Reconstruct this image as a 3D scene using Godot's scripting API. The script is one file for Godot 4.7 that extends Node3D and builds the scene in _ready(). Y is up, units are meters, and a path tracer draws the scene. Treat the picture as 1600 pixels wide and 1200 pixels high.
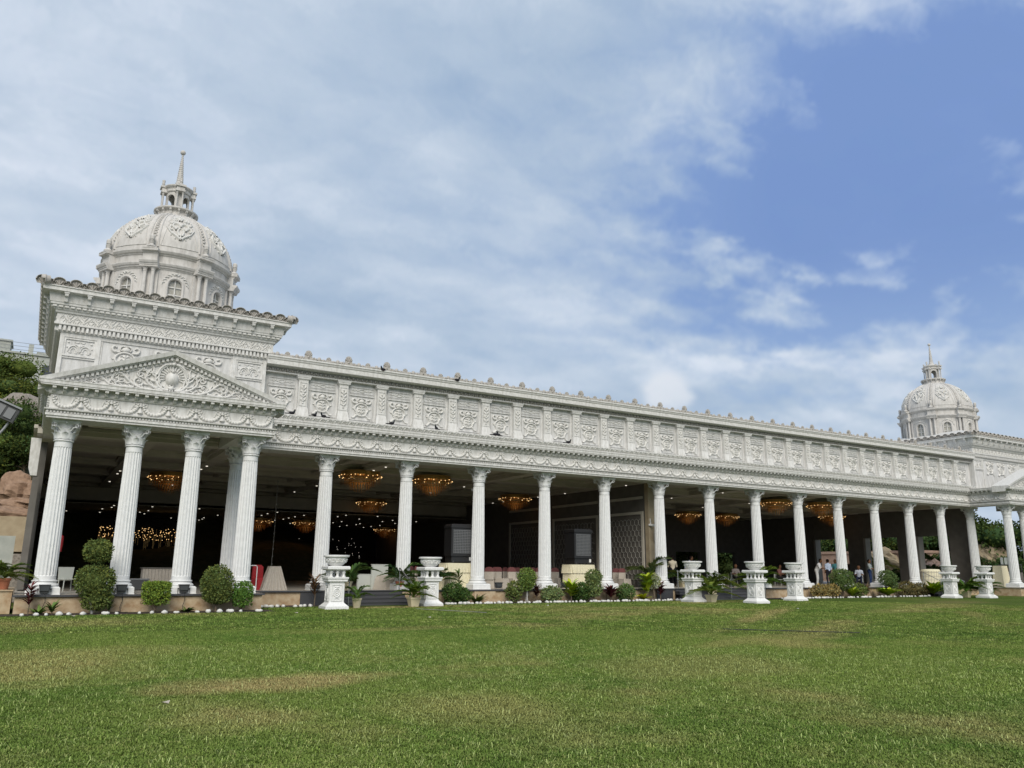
extends Node3D

const GL := 0.17      # lawn level
const TL := 0.75      # terrace level
const ZP := 3.17      # portico column line in front of the wing's
var cam: Camera3D
var M := {}
var taken := {}
var rng := RandomNumberGenerator.new()

func _ready() -> void:
	rng.seed = 7
	cam = Camera3D.new(); cam.name = "camera"
	cam.fov = 51.706; cam.near = 0.1; cam.far = 2000.0
	cam.position = Vector3(-6.883, 1.666, 33.432)
	cam.rotation = Vector3(0.22951, -0.53714, 0.0087)
	add_child(cam); cam.current = true
	var we := WorldEnvironment.new(); we.name = "environment"
	var env := Environment.new()
	env.background_mode = Environment.BG_SKY
	var sk := Sky.new(); var pm := PanoramaSkyMaterial.new()
	pm.panorama = sky_texture(); sk.sky_material = pm
	env.sky = sk
	env.background_energy_multiplier = 0.476
	env.tonemap_mode = Environment.TONE_MAPPER_LINEAR
	env.tonemap_exposure = 2.1
	env.sdfgi_enabled = true; env.ssao_enabled = true; env.ssil_enabled = true
	we.environment = env; add_child(we)
	var sun := DirectionalLight3D.new(); sun.name = "sun"
	sun.light_energy = 0.5; sun.light_color = Color(1.0, 0.97, 0.925)
	sun.light_angular_distance = 40.0; sun.shadow_enabled = true
	sun.look_at_from_position(Vector3(-0.42, 0.80, 0.92) * 60.0, Vector3.ZERO)
	add_child(sun)
	materials()
	terrain()
	terrace()
	wing()
	hall()
	var po := portico(); po.position = Vector3(-3.24, 0, ZP)
	var po2 = copy(po, "white columned portico with carved pediment at the far end of the wing"); po2.position = Vector3(55.16, 0, 2.8)
	var bl := tower_block(); bl.position = Vector3(-3.07, 0, 0.6)
	var bl2 = copy(bl, "square white attic storey under the far dome, with bracketed scalloped eaves"); bl2.position = Vector3(56.35, 0, 0.6)
	var dm := dome(); dm.position = Vector3(-2.98, 0, -3.15)
	var dm2 = copy(dm, "white ribbed dome with lantern and spire at the far end of the wing"); dm2.position = Vector3(56.1, 0, -3.75)
	stairs_and_urns()
	planting()
	interior_things()
	people()
	left_side()
	right_garden()
	small_things()
	lawn_grass()

# ---------------------------------------------------------------- helpers
func ray(px: float, py: float) -> Vector3:
	return cam.basis * Vector3((px - 800.0) / 1238.24, -(py - 600.0) / 1238.24, -1.0)
func at_z(px: float, py: float, z: float) -> Vector3:
	var d := ray(px, py); return cam.position + d * ((z - cam.position.z) / d.z)
func at_y(px: float, py: float, y: float) -> Vector3:
	var d := ray(px, py); return cam.position + d * ((y - cam.position.y) / d.y)
func numbered(n: String) -> String:
	if not taken.has(n):
		taken[n] = 0; return n
	taken[n] += 1
	return "%s_%03d" % [n, taken[n]]
func tag(o: Node, label: String, category: String, group := "", kind := "") -> Node:
	if label: o.set_meta("label", label)
	if category: o.set_meta("category", category)
	if group: o.set_meta("group", group)
	if kind: o.set_meta("kind", kind)
	return o
func thing(n: String, label: String, category: String, pos := Vector3.ZERO, turn := 0.0, group := "") -> Node3D:
	var o := Node3D.new(); o.name = numbered(n); add_child(o); o.position = pos; o.rotation.y = turn
	tag(o, label, category, group); return o
func copy(o: Node3D, label := "", group := "") -> Node3D:
	var b := String(o.name).rstrip("0123456789").rstrip("_")
	var c := o.duplicate() as Node3D
	c.name = numbered(b); add_child(c)
	if label: c.set_meta("label", label)
	if group: c.set_meta("group", group)
	return c
func S() -> SurfaceTool:
	var st := SurfaceTool.new(); st.begin(Mesh.PRIMITIVE_TRIANGLES); st.set_smooth_group(-1); return st
func done(st: SurfaceTool) -> ArrayMesh:
	st.generate_normals(); st.index(); return st.commit()
func part(parent: Node, n: String, mesh, mat: Material, pos := Vector3.ZERO, turn := 0.0) -> MeshInstance3D:
	var mi := MeshInstance3D.new()
	mi.mesh = done(mesh) if mesh is SurfaceTool else mesh
	mi.material_override = mat
	mi.name = numbered(n) if parent == self else n
	parent.add_child(mi, true)
	mi.position = pos; mi.rotation.y = turn
	return mi
func tri(st: SurfaceTool, a: Vector3, b: Vector3, c: Vector3) -> void:
	st.add_vertex(a); st.add_vertex(b); st.add_vertex(c)
func quad(st: SurfaceTool, a: Vector3, b: Vector3, c: Vector3, d: Vector3) -> void:  # counter-clockwise seen from outside
	tri(st, a, c, b); tri(st, a, d, c)
func bx(st: SurfaceTool, x0: float, x1: float, y0: float, y1: float, z0: float, z1: float) -> void:
	var p := []
	for k in 8: p.append(Vector3(x1 if k & 1 else x0, y1 if k & 2 else y0, z1 if k & 4 else z0))
	quad(st, p[4], p[5], p[7], p[6]); quad(st, p[1], p[0], p[2], p[3])
	quad(st, p[5], p[1], p[3], p[7]); quad(st, p[0], p[4], p[6], p[2])
	quad(st, p[6], p[7], p[3], p[2]); quad(st, p[0], p[1], p[5], p[4])
func taper(st: SurfaceTool, y0: float, y1: float, a0: float, b0: float, a1: float, b1: float, c := Vector3.ZERO) -> void:  # frustum, half sizes
	var p := [Vector3(-a0, y0, b0), Vector3(a0, y0, b0), Vector3(a0, y0, -b0), Vector3(-a0, y0, -b0), Vector3(-a1, y1, b1), Vector3(a1, y1, b1), Vector3(a1, y1, -b1), Vector3(-a1, y1, -b1)]
	for i in 8: p[i] += c
	for i in 4:
		var j := (i + 1) % 4
		quad(st, p[i], p[j], p[j + 4], p[i + 4])
	quad(st, p[4], p[5], p[6], p[7]); quad(st, p[3], p[2], p[1], p[0])
func lathe(st: SurfaceTool, prof: Array, n: int, c := Vector3.ZERO, a0 := 0.0, a1 := TAU, smooth := true) -> void:
	for i in prof.size() - 1:
		st.set_smooth_group(i + 1 if smooth else -1)
		var p: Vector2 = prof[i]; var q: Vector2 = prof[i + 1]
		if p.is_equal_approx(q): continue
		for k in n:
			var t0 := a0 + (a1 - a0) * k / n; var t1 := a0 + (a1 - a0) * (k + 1) / n
			var u := Vector3(sin(t0), 0, cos(t0)); var v := Vector3(sin(t1), 0, cos(t1))
			var A := c + u * p.x + Vector3.UP * p.y; var B := c + v * p.x + Vector3.UP * p.y
			var C := c + v * q.x + Vector3.UP * q.y; var D := c + u * q.x + Vector3.UP * q.y
			if p.x > 1e-5: tri(st, A, C, B)
			if q.x > 1e-5: tri(st, A, D, C)
	st.set_smooth_group(-1)
func lathe_s(st: SurfaceTool, prof: Array, n: int, c := Vector3.ZERO) -> void:  # smooth along the profile too
	for i in prof.size() - 1:
		st.set_smooth_group(1)
		var p: Vector2 = prof[i]; var q: Vector2 = prof[i + 1]
		for k in n:
			var t0 := TAU * k / n; var t1 := TAU * (k + 1) / n
			var u := Vector3(sin(t0), 0, cos(t0)); var v := Vector3(sin(t1), 0, cos(t1))
			var A := c + u * p.x + Vector3.UP * p.y; var B := c + v * p.x + Vector3.UP * p.y
			var C := c + v * q.x + Vector3.UP * q.y; var D := c + u * q.x + Vector3.UP * q.y
			if p.x > 1e-5: tri(st, A, C, B)
			if q.x > 1e-5: tri(st, A, D, C)
	st.set_smooth_group(-1)
func run(st: SurfaceTool, prof: Array, x0: float, x1: float, m0 := 0.0, m1 := 0.0, slope := 0.0, cap0 := true, cap1 := true) -> void:
	# profile points (out, up) swept along x, mitred by m0 / m1 at the ends
	var n := prof.size()
	var a := []; var b := []
	for q in prof:
		var xa: float = x0 - m0 * q.x; var xb: float = x1 + m1 * q.x
		a.append(Vector3(xa, q.y + slope * xa, q.x)); b.append(Vector3(xb, q.y + slope * xb, q.x))
	for i in n:
		var j := (i + 1) % n
		quad(st, a[i], b[i], b[j], a[j])
	var t := Geometry2D.triangulate_polygon(PackedVector2Array(prof))
	for i in range(0, t.size(), 3):
		if cap0: tri(st, a[t[i]], a[t[i + 1]], a[t[i + 2]])
		if cap1: tri(st, b[t[i]], b[t[i + 2]], b[t[i + 1]])
func V(x: float, y: float) -> Vector2: return Vector2(x, y)
func flat(x: float, y: float, h: float) -> Vector3: return Vector3(x, y, h)
func ridge(st: SurfaceTool, pts: Array, w0: float, w1: float, h: float, f = null) -> void:
	var n := pts.size(); var rows := []
	st.set_smooth_group(3)
	for i in n:
		var p: Vector2 = pts[i]
		var d: Vector2 = (pts[min(i + 1, n - 1)] - pts[max(i - 1, 0)]).normalized()
		var s := Vector2(-d.y, d.x); var t := float(i) / (n - 1)
		var w := lerpf(w0, w1, t)
		var hh := h * (0.55 + 0.45 * w / maxf(w0, w1))
		var r := []
		for k in [[-1.0, -0.006], [-0.55, hh * 0.8], [0.0, hh], [0.55, hh * 0.8], [1.0, -0.006]]:
			var q: Vector2 = p + s * w * k[0]
			r.append(f.call(q.x, q.y, k[1]) if f != null else Vector3(q.x, q.y, k[1]))
		rows.append(r)
	for i in n - 1:
		for k in 4: quad(st, rows[i][k], rows[i][k + 1], rows[i + 1][k + 1], rows[i + 1][k])
	st.set_smooth_group(-1)
func boss(st: SurfaceTool, cx: float, cy: float, rx: float, ry: float, h: float, f = null, n := 8) -> void:
	var rows := []
	st.set_smooth_group(4)
	for q in [[1.0, -0.006], [0.8, 0.6 * h], [0.42, 0.93 * h]]:
		var r := []
		for k in n:
			var a := TAU * k / n; var x: float = cx + cos(a) * rx * q[0]; var y: float = cy + sin(a) * ry * q[0]
			r.append(f.call(x, y, q[1]) if f != null else Vector3(x, y, q[1]))
		rows.append(r)
	var top: Vector3 = f.call(cx, cy, h) if f != null else Vector3(cx, cy, h)
	for k in n:
		var j := (k + 1) % n
		quad(st, rows[0][k], rows[0][j], rows[1][j], rows[1][k]); quad(st, rows[1][k], rows[1][j], rows[2][j], rows[2][k])
		tri(st, rows[2][k], top, rows[2][j])
	st.set_smooth_group(-1)
func arc(cx: float, cy: float, rx: float, ry: float, a0: float, a1: float, n: int) -> Array:
	var o := []
	for i in n + 1:
		var a := deg_to_rad(lerpf(a0, a1, float(i) / n)); o.append(Vector2(cx + cos(a) * rx, cy + sin(a) * ry))
	return o
func spiral(cx: float, cy: float, r0: float, r1: float, a0: float, a1: float, n: int) -> Array:
	var o := []
	for i in n + 1:
		var t := float(i) / n; var a := deg_to_rad(lerpf(a0, a1, t)); var r := lerpf(r0, r1, t)
		o.append(Vector2(cx + cos(a) * r, cy + sin(a) * r))
	return o
func curve(p: Array, n := 5) -> Array:  # smooth curve through points
	var o := []
	for i in p.size() - 1:
		var a: Vector2 = p[max(i - 1, 0)]; var b: Vector2 = p[i]; var c: Vector2 = p[i + 1]; var d: Vector2 = p[min(i + 2, p.size() - 1)]
		for k in n: o.append(b.cubic_interpolate(c, a, d, float(k) / n))
	o.append(p[-1]); return o
func mir(p: Array) -> Array:
	var o := []
	for q in p: o.append(Vector2(-q.x, q.y))
	return o
func both(st: SurfaceTool, p: Array, w0: float, w1: float, h: float, f = null) -> void:
	ridge(st, p, w0, w1, h, f); ridge(st, mir(p), w0, w1, h, f)
func tube(st: SurfaceTool, pts: Array, r0: float, r1: float, n := 6, cap := true) -> void:
	var rows := []; var m := pts.size()
	for i in m:
		var d: Vector3 = (pts[min(i + 1, m - 1)] - pts[max(i - 1, 0)]).normalized()
		var s := d.cross(Vector3.UP if absf(d.y) < 0.95 else Vector3.RIGHT).normalized(); var u := s.cross(d)
		var r := lerpf(r0, r1, float(i) / (m - 1)); var row := []
		for k in n:
			var a := TAU * k / n; row.append(pts[i] + (s * cos(a) + u * sin(a)) * r)
		rows.append(row)
	st.set_smooth_group(5)
	for i in m - 1:
		for k in n: quad(st, rows[i][k], rows[i][(k + 1) % n], rows[i + 1][(k + 1) % n], rows[i + 1][k])
	st.set_smooth_group(-1)
	if cap:
		for k in range(1, n - 1):
			tri(st, rows[0][0], rows[0][k], rows[0][k + 1]); tri(st, rows[m - 1][0], rows[m - 1][k + 1], rows[m - 1][k])
func ball(st: SurfaceTool, c: Vector3, r: Vector3, n := 10, m := 6, noise := 0.0) -> void:
	var rows := []
	for i in m + 1:
		var a := PI * i / m; var row := []
		for k in n:
			var b := TAU * k / n
			var d := Vector3(sin(a) * sin(b), cos(a), sin(a) * cos(b))
			row.append(c + d * r * (1.0 + noise * (sin(d.x * 7.1 + c.x * 3.0 + d.y * 5.0) * 0.5 + sin(d.z * 9.3 + c.z + d.x * 4.0) * 0.5)))
		rows.append(row)
	st.set_smooth_group(6)
	for i in m:
		for k in n:
			var j := (k + 1) % n
			if i > 0: tri(st, rows[i][k], rows[i][j], rows[i + 1][j])
			if i < m - 1: tri(st, rows[i][k], rows[i + 1][j], rows[i + 1][k])
	st.set_smooth_group(-1)

# ---------------------------------------------------------------- materials
func noise_tex(a: Color, b: Color, freq: float, seed_: int, size := 512, octaves := 4, mid := 0.5) -> NoiseTexture2D:
	var nz := FastNoiseLite.new(); nz.seed = seed_; nz.frequency = freq; nz.fractal_octaves = octaves; nz.noise_type = FastNoiseLite.TYPE_SIMPLEX_SMOOTH
	var t := NoiseTexture2D.new(); t.width = size; t.height = size; t.seamless = true; t.noise = nz
	var g := Gradient.new(); g.set_color(0, a); g.set_color(1, b); g.add_point(mid, a.lerp(b, 0.5)); t.color_ramp = g
	return t
func bump_tex(freq: float, seed_: int, strength := 4.0) -> NoiseTexture2D:
	var nz := FastNoiseLite.new(); nz.seed = seed_; nz.frequency = freq; nz.fractal_octaves = 5
	var t := NoiseTexture2D.new(); t.width = 512; t.height = 512; t.seamless = true; t.noise = nz; t.as_normal_map = true; t.bump_strength = strength
	return t
func lin(r: float, g: float, b: float) -> Color: return Color(r, g, b).linear_to_srgb()
func mat(n: String, c: Color, rough := 0.8, metal := 0.0) -> StandardMaterial3D:
	var m := StandardMaterial3D.new(); m.albedo_color = c; m.roughness = rough; m.metallic = metal; M[n] = m
	return m
func surf(n: String, a: Color, b: Color, freq: float, scale: float, rough := 0.8, bump := 0.0, seed_ := 1, mid := 0.5) -> StandardMaterial3D:
	var m := mat(n, Color.WHITE, rough)
	m.albedo_texture = noise_tex(a, b, freq, seed_, 512, 5, mid)
	m.uv1_triplanar = true; m.uv1_world_triplanar = true; m.uv1_scale = Vector3.ONE * scale
	if bump > 0.0:
		m.normal_enabled = true; m.normal_texture = bump_tex(freq * 2.0, seed_ + 5, bump); m.normal_scale = 0.6
	return m
func vcol(n: String, rough := 0.7, back := Color.BLACK) -> StandardMaterial3D:
	var m := mat(n, Color.WHITE, rough); m.vertex_color_use_as_albedo = true; m.cull_mode = BaseMaterial3D.CULL_DISABLED
	m.metallic_specular = 0.12
	if back != Color.BLACK:
		m.backlight_enabled = true; m.backlight = back
	return m
func materials() -> void:
	surf("white", lin(0.44, 0.43, 0.40), lin(0.67, 0.668, 0.65), 0.02, 0.35, 0.75, 2.0, 3, 0.35)
	surf("stucco", lin(0.41, 0.405, 0.385), lin(0.63, 0.63, 0.62), 0.012, 0.3, 0.8, 2.0, 11, 0.4)
	surf("dome_white", lin(0.37, 0.355, 0.33), lin(0.58, 0.565, 0.54), 0.014, 0.4, 0.8, 2.0, 14, 0.4)
	surf("column_white", lin(0.60, 0.607, 0.60), lin(0.72, 0.727, 0.72), 0.02, 0.4, 0.6, 1.0, 21)
	surf("urn_white", lin(0.60, 0.60, 0.58), lin(0.80, 0.80, 0.79), 0.03, 0.8, 0.55, 2.0, 23)
	surf("carving", lin(0.50, 0.493, 0.465), lin(0.67, 0.665, 0.64), 0.03, 0.8, 0.8, 2.0, 26)
	surf("weathered", lin(0.30, 0.28, 0.255), lin(0.50, 0.48, 0.45), 0.03, 0.8, 0.85, 2.0, 28)
	surf("plinth", lin(0.30, 0.19, 0.10), lin(0.50, 0.41, 0.28), 0.012, 0.45, 0.85, 3.0, 31, 0.35)
	surf("granite", lin(0.035, 0.036, 0.040), lin(0.085, 0.085, 0.09), 0.08, 1.6, 0.45, 0.5, 33)
	surf("ceiling", lin(0.40, 0.375, 0.315), lin(0.49, 0.46, 0.39), 0.01, 0.2, 0.8, 0.0, 35)
	surf("soffit", lin(0.52, 0.48, 0.40), lin(0.62, 0.58, 0.49), 0.01, 0.2, 0.8, 0.0, 34)
	surf("beige_wall", lin(0.30, 0.235, 0.15), lin(0.40, 0.33, 0.22), 0.012, 0.3, 0.85, 1.5, 36)
	surf("pink_wall", lin(0.36, 0.24, 0.18), lin(0.46, 0.32, 0.25), 0.012, 0.3, 0.85, 1.5, 37)
	mat("hall_darkness", lin(0.012, 0.012, 0.014), 0.9)  # near black: the darkness deep in the hall is put into the colour
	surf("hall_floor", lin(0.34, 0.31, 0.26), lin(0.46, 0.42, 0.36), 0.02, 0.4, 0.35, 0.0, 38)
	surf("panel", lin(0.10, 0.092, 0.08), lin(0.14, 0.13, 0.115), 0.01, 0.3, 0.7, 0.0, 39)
	mat("lattice", lin(0.26, 0.25, 0.225), 0.6)
	mat("black", lin(0.012, 0.012, 0.013), 0.5)
	mat("dark_grey", lin(0.05, 0.052, 0.055), 0.55)
	mat("grille", lin(0.17, 0.175, 0.18), 0.5); mat("cooler_front", lin(0.045, 0.047, 0.05), 0.6)
	mat("grey_metal", lin(0.22, 0.23, 0.235), 0.45, 0.2)
	mat("steel", lin(0.55, 0.55, 0.55), 0.25, 0.9)
	mat("glass_dark", lin(0.06, 0.065, 0.07), 0.08)
	var g := mat("pane", Color(0.62, 0.63, 0.62, 0.18), 0.05); g.transparency = BaseMaterial3D.TRANSPARENCY_ALPHA
	surf("curtain", lin(0.42, 0.38, 0.28), lin(0.55, 0.52, 0.44), 0.02, 0.6, 0.9, 0.0, 44)
	surf("cream_cloth", lin(0.58, 0.53, 0.36), lin(0.72, 0.67, 0.50), 0.02, 0.8, 0.9, 0.0, 41)
	surf("cover_cloth", lin(0.36, 0.32, 0.27), lin(0.46, 0.42, 0.36), 0.02, 0.8, 0.9, 0.0, 42)
	mat("maroon", lin(0.14, 0.045, 0.045), 0.85)
	mat("red", lin(0.35, 0.02, 0.025), 0.7)
	mat("white_board", lin(0.45, 0.47, 0.43), 0.8)
	surf("cream_pot", lin(0.52, 0.45, 0.28), lin(0.66, 0.60, 0.42), 0.03, 1.5, 0.7, 0.0, 43)
	surf("terracotta", lin(0.30, 0.10, 0.05), lin(0.40, 0.15, 0.08), 0.03, 1.5, 0.8, 0.0, 45)
	mat("soil", lin(0.035, 0.025, 0.016), 0.95)
	mat("pvc", lin(0.70, 0.70, 0.68), 0.4)
	surf("pebble", lin(0.46, 0.45, 0.42), lin(0.72, 0.71, 0.68), 0.05, 3.0, 0.7, 0.0, 46)
	surf("rock", lin(0.15, 0.09, 0.055), lin(0.36, 0.24, 0.16), 0.02, 0.25, 0.9, 4.0, 47)
	surf("hill", lin(0.05, 0.06, 0.02), lin(0.16, 0.13, 0.07), 0.02, 0.12, 0.95, 3.0, 48)
	surf("far_building", lin(0.28, 0.30, 0.27), lin(0.42, 0.43, 0.39), 0.02, 0.15, 0.9, 0.0, 49)
	surf("stone_wall", lin(0.14, 0.12, 0.10), lin(0.34, 0.31, 0.27), 0.03, 0.5, 0.9, 3.0, 50)
	mat("gold", lin(0.45, 0.26, 0.08), 0.35, 0.5)
	var e := mat("bulb", lin(1.0, 0.75, 0.4), 0.5); e.emission_enabled = true; e.emission = lin(1.0, 0.62, 0.26); e.emission_energy_multiplier = 1.0
	e = mat("downlight", lin(0.9, 0.9, 0.85), 0.5); e.emission_enabled = true; e.emission = lin(1.0, 0.93, 0.8); e.emission_energy_multiplier = 0.45
	var c := mat("crystal", lin(0.50, 0.30, 0.11), 0.25, 0.2); c.cull_mode = BaseMaterial3D.CULL_DISABLED
	surf("bark", lin(0.10, 0.075, 0.05), lin(0.20, 0.16, 0.115), 0.05, 1.5, 0.95, 3.0, 51)
	surf("pale_bark", lin(0.36, 0.35, 0.32), lin(0.5, 0.49, 0.46), 0.05, 1.5, 0.95, 3.0, 52)
	M.stucco.uv1_scale = Vector3(0.75, 0.14, 0.75); M.white.uv1_scale = Vector3(0.6, 0.2, 0.6); M.dome_white.uv1_scale = Vector3(0.8, 0.22, 0.8)
	vcol("leaf", 0.6, lin(0.05, 0.08, 0.015)); vcol("grass", 0.7, lin(0.10, 0.14, 0.02)); vcol("skin", 0.8); vcol("bird", 0.7)

# ---------------------------------------------------------------- sky
func sky_texture() -> ImageTexture:
	var W := 2048; var H := 1024
	var img := Image.create(W, H, false, Image.FORMAT_RGB8)
	img.fill(Color(0.62, 0.66, 0.68))
	var big := FastNoiseLite.new(); big.seed = 5; big.frequency = 0.55; big.fractal_octaves = 5; big.fractal_gain = 0.5
	var fine := FastNoiseLite.new(); fine.seed = 19; fine.frequency = 2.6; fine.fractal_octaves = 5; fine.fractal_gain = 0.55
	fine.domain_warp_enabled = true; fine.domain_warp_amplitude = 0.35; fine.domain_warp_frequency = 1.2
	var mott := FastNoiseLite.new(); mott.seed = 71; mott.frequency = 5.5; mott.fractal_octaves = 4; mott.fractal_gain = 0.55; mott.domain_warp_enabled = true; mott.domain_warp_amplitude = 0.12; mott.domain_warp_frequency = 3.0
	var tone := FastNoiseLite.new(); tone.seed = 33; tone.frequency = 0.8; tone.fractal_octaves = 4
	var hole := ray(1500, 215).normalized(); var hole2 := ray(1260, 350).normalized(); var puff := ray(1040, 612).normalized()
	var deep := Vector3(0.455, 0.575, 0.795); var mid := Vector3(0.60, 0.71, 0.86); var low := Vector3(0.71, 0.795, 0.885)
	for y in H / 2:
		var el := (0.5 - (y + 0.5) / H) * PI
		var ce := cos(el); var se := sin(el)
		var pk := 1.0 / (se + 0.16)
		for x in W:
			var az := (x + 0.5) / W * TAU
			var d := Vector3(sin(az) * ce, se, -cos(az) * ce)
			var px := d.x * pk; var pz := d.z * pk
			var b := big.get_noise_2d(px, pz)
			var f := fine.get_noise_2d(px * 0.8 + pz * 0.3, pz * 1.15 - px * 0.25)
			var t := tone.get_noise_2d(px + 9.0, pz)
			var mo := mott.get_noise_2d(px * 0.7 + pz * 0.2, pz * 1.1)
			var c1 := exp(-(1.0 - d.dot(hole)) * 40.0); var c2 := exp(-(1.0 - d.dot(hole2)) * 38.0)
			var clear := minf(1.0, c1 * 1.05 + c2 * 0.55)
			var cover := 0.93 + b * 0.34 + f * (0.16 + 0.55 * clear) + mo * (0.05 + 0.75 * c2 * (1.0 - c1 * 0.5)) - c1 * 0.84 - c2 * 0.50
			cover += 0.30 * (1.0 - smoothstep(0.08, 0.34, se))
			cover = maxf(smoothstep(-0.05, 1.0, cover), 0.10)
			var base := low.lerp(mid, smoothstep(0.02, 0.28, se)).lerp(deep, smoothstep(0.12, 0.40, se) * (0.5 + 0.5 * clear))
			var cl := Vector3(0.742, 0.803, 0.873) + Vector3(0.07, 0.055, 0.04) * (t * 1.4 + b * 0.9 + f * 0.9 + mo * 0.45)
			cl += Vector3(0.045, 0.035, 0.03) * smoothstep(0.3, 0.8, b * 0.6 + f * 0.5 + 0.35)
			var col := base.lerp(cl, cover * 0.95)
			var ap := d.dot(puff)
			if ap > 0.995 and el < 0.33:
				var q := (d - puff * ap)
				var r := q.length() / 0.036 + f * 0.5
				var k := (1.0 - smoothstep(0.62, 1.05, r)) * smoothstep(puff.y - 0.05, puff.y - 0.005, d.y + f * 0.01)
				col = col.lerp(Vector3(0.89, 0.91, 0.94), k * 0.8)
			img.set_pixel(x, y, Color(col.x, col.y, col.z))
	return ImageTexture.create_from_image(img)

# ---------------------------------------------------------------- ground
func lawn_color(x: float, z: float, n1: FastNoiseLite, n2: FastNoiseLite) -> Color:
	var a := n1.get_noise_2d(x, z); var b := n2.get_noise_2d(x, z)
	var c := Vector3(0.178, 0.245, 0.056)
	c = c.lerp(Vector3(0.118, 0.198, 0.040), clampf(a * 1.4 + 0.25, 0.0, 1.0))
	var dry := clampf(b * 1.7 - 0.15, 0.0, 0.6)
	# worn patches and strips seen in the photograph
	var p := Vector2(x, z)
	for q in [[-3.9, 22.5, 1.5, 0.9, 0.10, 0.95], [-4.9, 24.3, 1.0, 1.3, 0.3, 0.75], [-2.4, 25.0, 1.2, 1.2, 0.0, 0.45], [12.5, 18.2, 5.0, 0.9, 0.5, 0.55], [6.2, 3.4, 3.6, 0.6, 0.0, 0.85], [15.5, 13.2, 8.0, 0.55, 0.60, 0.75], [-6.0, 17.5, 2.2, 1.6, 0.1, 0.5], [3.0, 23.5, 2.0, 1.6, 0.4, 0.35], [30.0, 10.5, 9.0, 1.4, 0.4, 0.55], [-5.5, 9.0, 2.5, 2.0, 0.0, 0.45], [22.0, 17.0, 6.0, 0.5, 0.6, 0.5], [6.5, 20.5, 3.0, 0.5, 0.4, 0.4], [1.0, 14.0, 3.0, 0.7, 0.1, 0.35]]:
		var r := (p - Vector2(q[0], q[1])).rotated(q[4]); r = Vector2(r.x / q[2], r.y / q[3])
		dry = maxf(dry, q[5] * clampf((1.15 - r.length()) * 1.6 + a * 1.3 + b * 0.8, 0.0, 1.0))
	c = c.lerp(Vector3(0.40, 0.33, 0.145), clampf(dry, 0.0, 0.92))
	return Color(c.x, c.y, c.z)
func lawn_noises() -> Array:
	var n1 := FastNoiseLite.new(); n1.seed = 4; n1.frequency = 0.16; n1.fractal_octaves = 5; n1.fractal_gain = 0.6
	var n2 := FastNoiseLite.new(); n2.seed = 9; n2.frequency = 0.09; n2.fractal_octaves = 6; n2.fractal_gain = 0.65
	return [n1, n2]
func terrain() -> void:
	var st := S()
	st.set_smooth_group(1)
	var nn := lawn_noises()
	var xs := []; var zs := []
	for i in 141: xs.append(-24.0 + i * 0.7)
	for i in 81: zs.append(-6.0 + i * 0.6)
	for i in xs.size() - 1:
		for j in zs.size() - 1:
			var c := []
			for k in [[i, j], [i + 1, j], [i + 1, j + 1], [i, j + 1]]:
				c.append([Vector3(xs[k[0]], GL, zs[k[1]]), lawn_color(xs[k[0]], zs[k[1]], nn[0], nn[1])])
			for k in [0, 1, 2, 0, 2, 3]:
				st.set_color(c[k][1]); st.add_vertex(c[k][0])
	var lm := vcol("lawn", 0.95)
	lm.albedo_texture = noise_tex(Color(0.55, 0.55, 0.55), Color.WHITE, 0.06, 61, 512, 5, 0.5)
	lm.uv1_triplanar = true; lm.uv1_world_triplanar = true; lm.uv1_scale = Vector3.ONE * 0.9
	lm.normal_enabled = true; lm.normal_texture = bump_tex(0.15, 62, 8.0); lm.normal_scale = 1.0
	tag(part(self, "lawn", st, lm), "", "", "", "structure")
	st = S(); bx(st, -300, 300, -1.5, GL - 0.03, -400, 300)
	tag(part(self, "ground", st, M.hill), "", "", "", "structure")
	# hillside rising behind the left end of the building
	st = S(); st.set_smooth_group(1)
	var hn := FastNoiseLite.new(); hn.seed = 12; hn.frequency = 0.05; hn.fractal_octaves = 4
	var f := func(x: float, z: float) -> float:
		var t := clampf((-z - 22.0) / 62.0, 0.0, 1.0)
		var side := smoothstep(34.0, -4.0, x)
		return (pow(t, 0.8) * 18.5 + hn.get_noise_2d(x, z) * 3.0 * smoothstep(0.0, 0.2, t)) * side + 0.1
	for i in 50:
		for j in 40:
			var x0 := -70.0 + i * 2.2; var z0 := -21.0 - j * 2.2
			var q := []
			for k in [[0, 0], [1, 0], [1, -1], [0, -1]]:
				var X: float = x0 + k[0] * 2.2; var Z: float = z0 + k[1] * 2.2
				q.append(Vector3(X, f.call(X, Z), Z))
			quad(st, q[0], q[1], q[2], q[3])
	tag(part(self, "hillside", st, M.hill), "", "", "", "structure")
	hill_y = f
var hill_y: Callable

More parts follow.
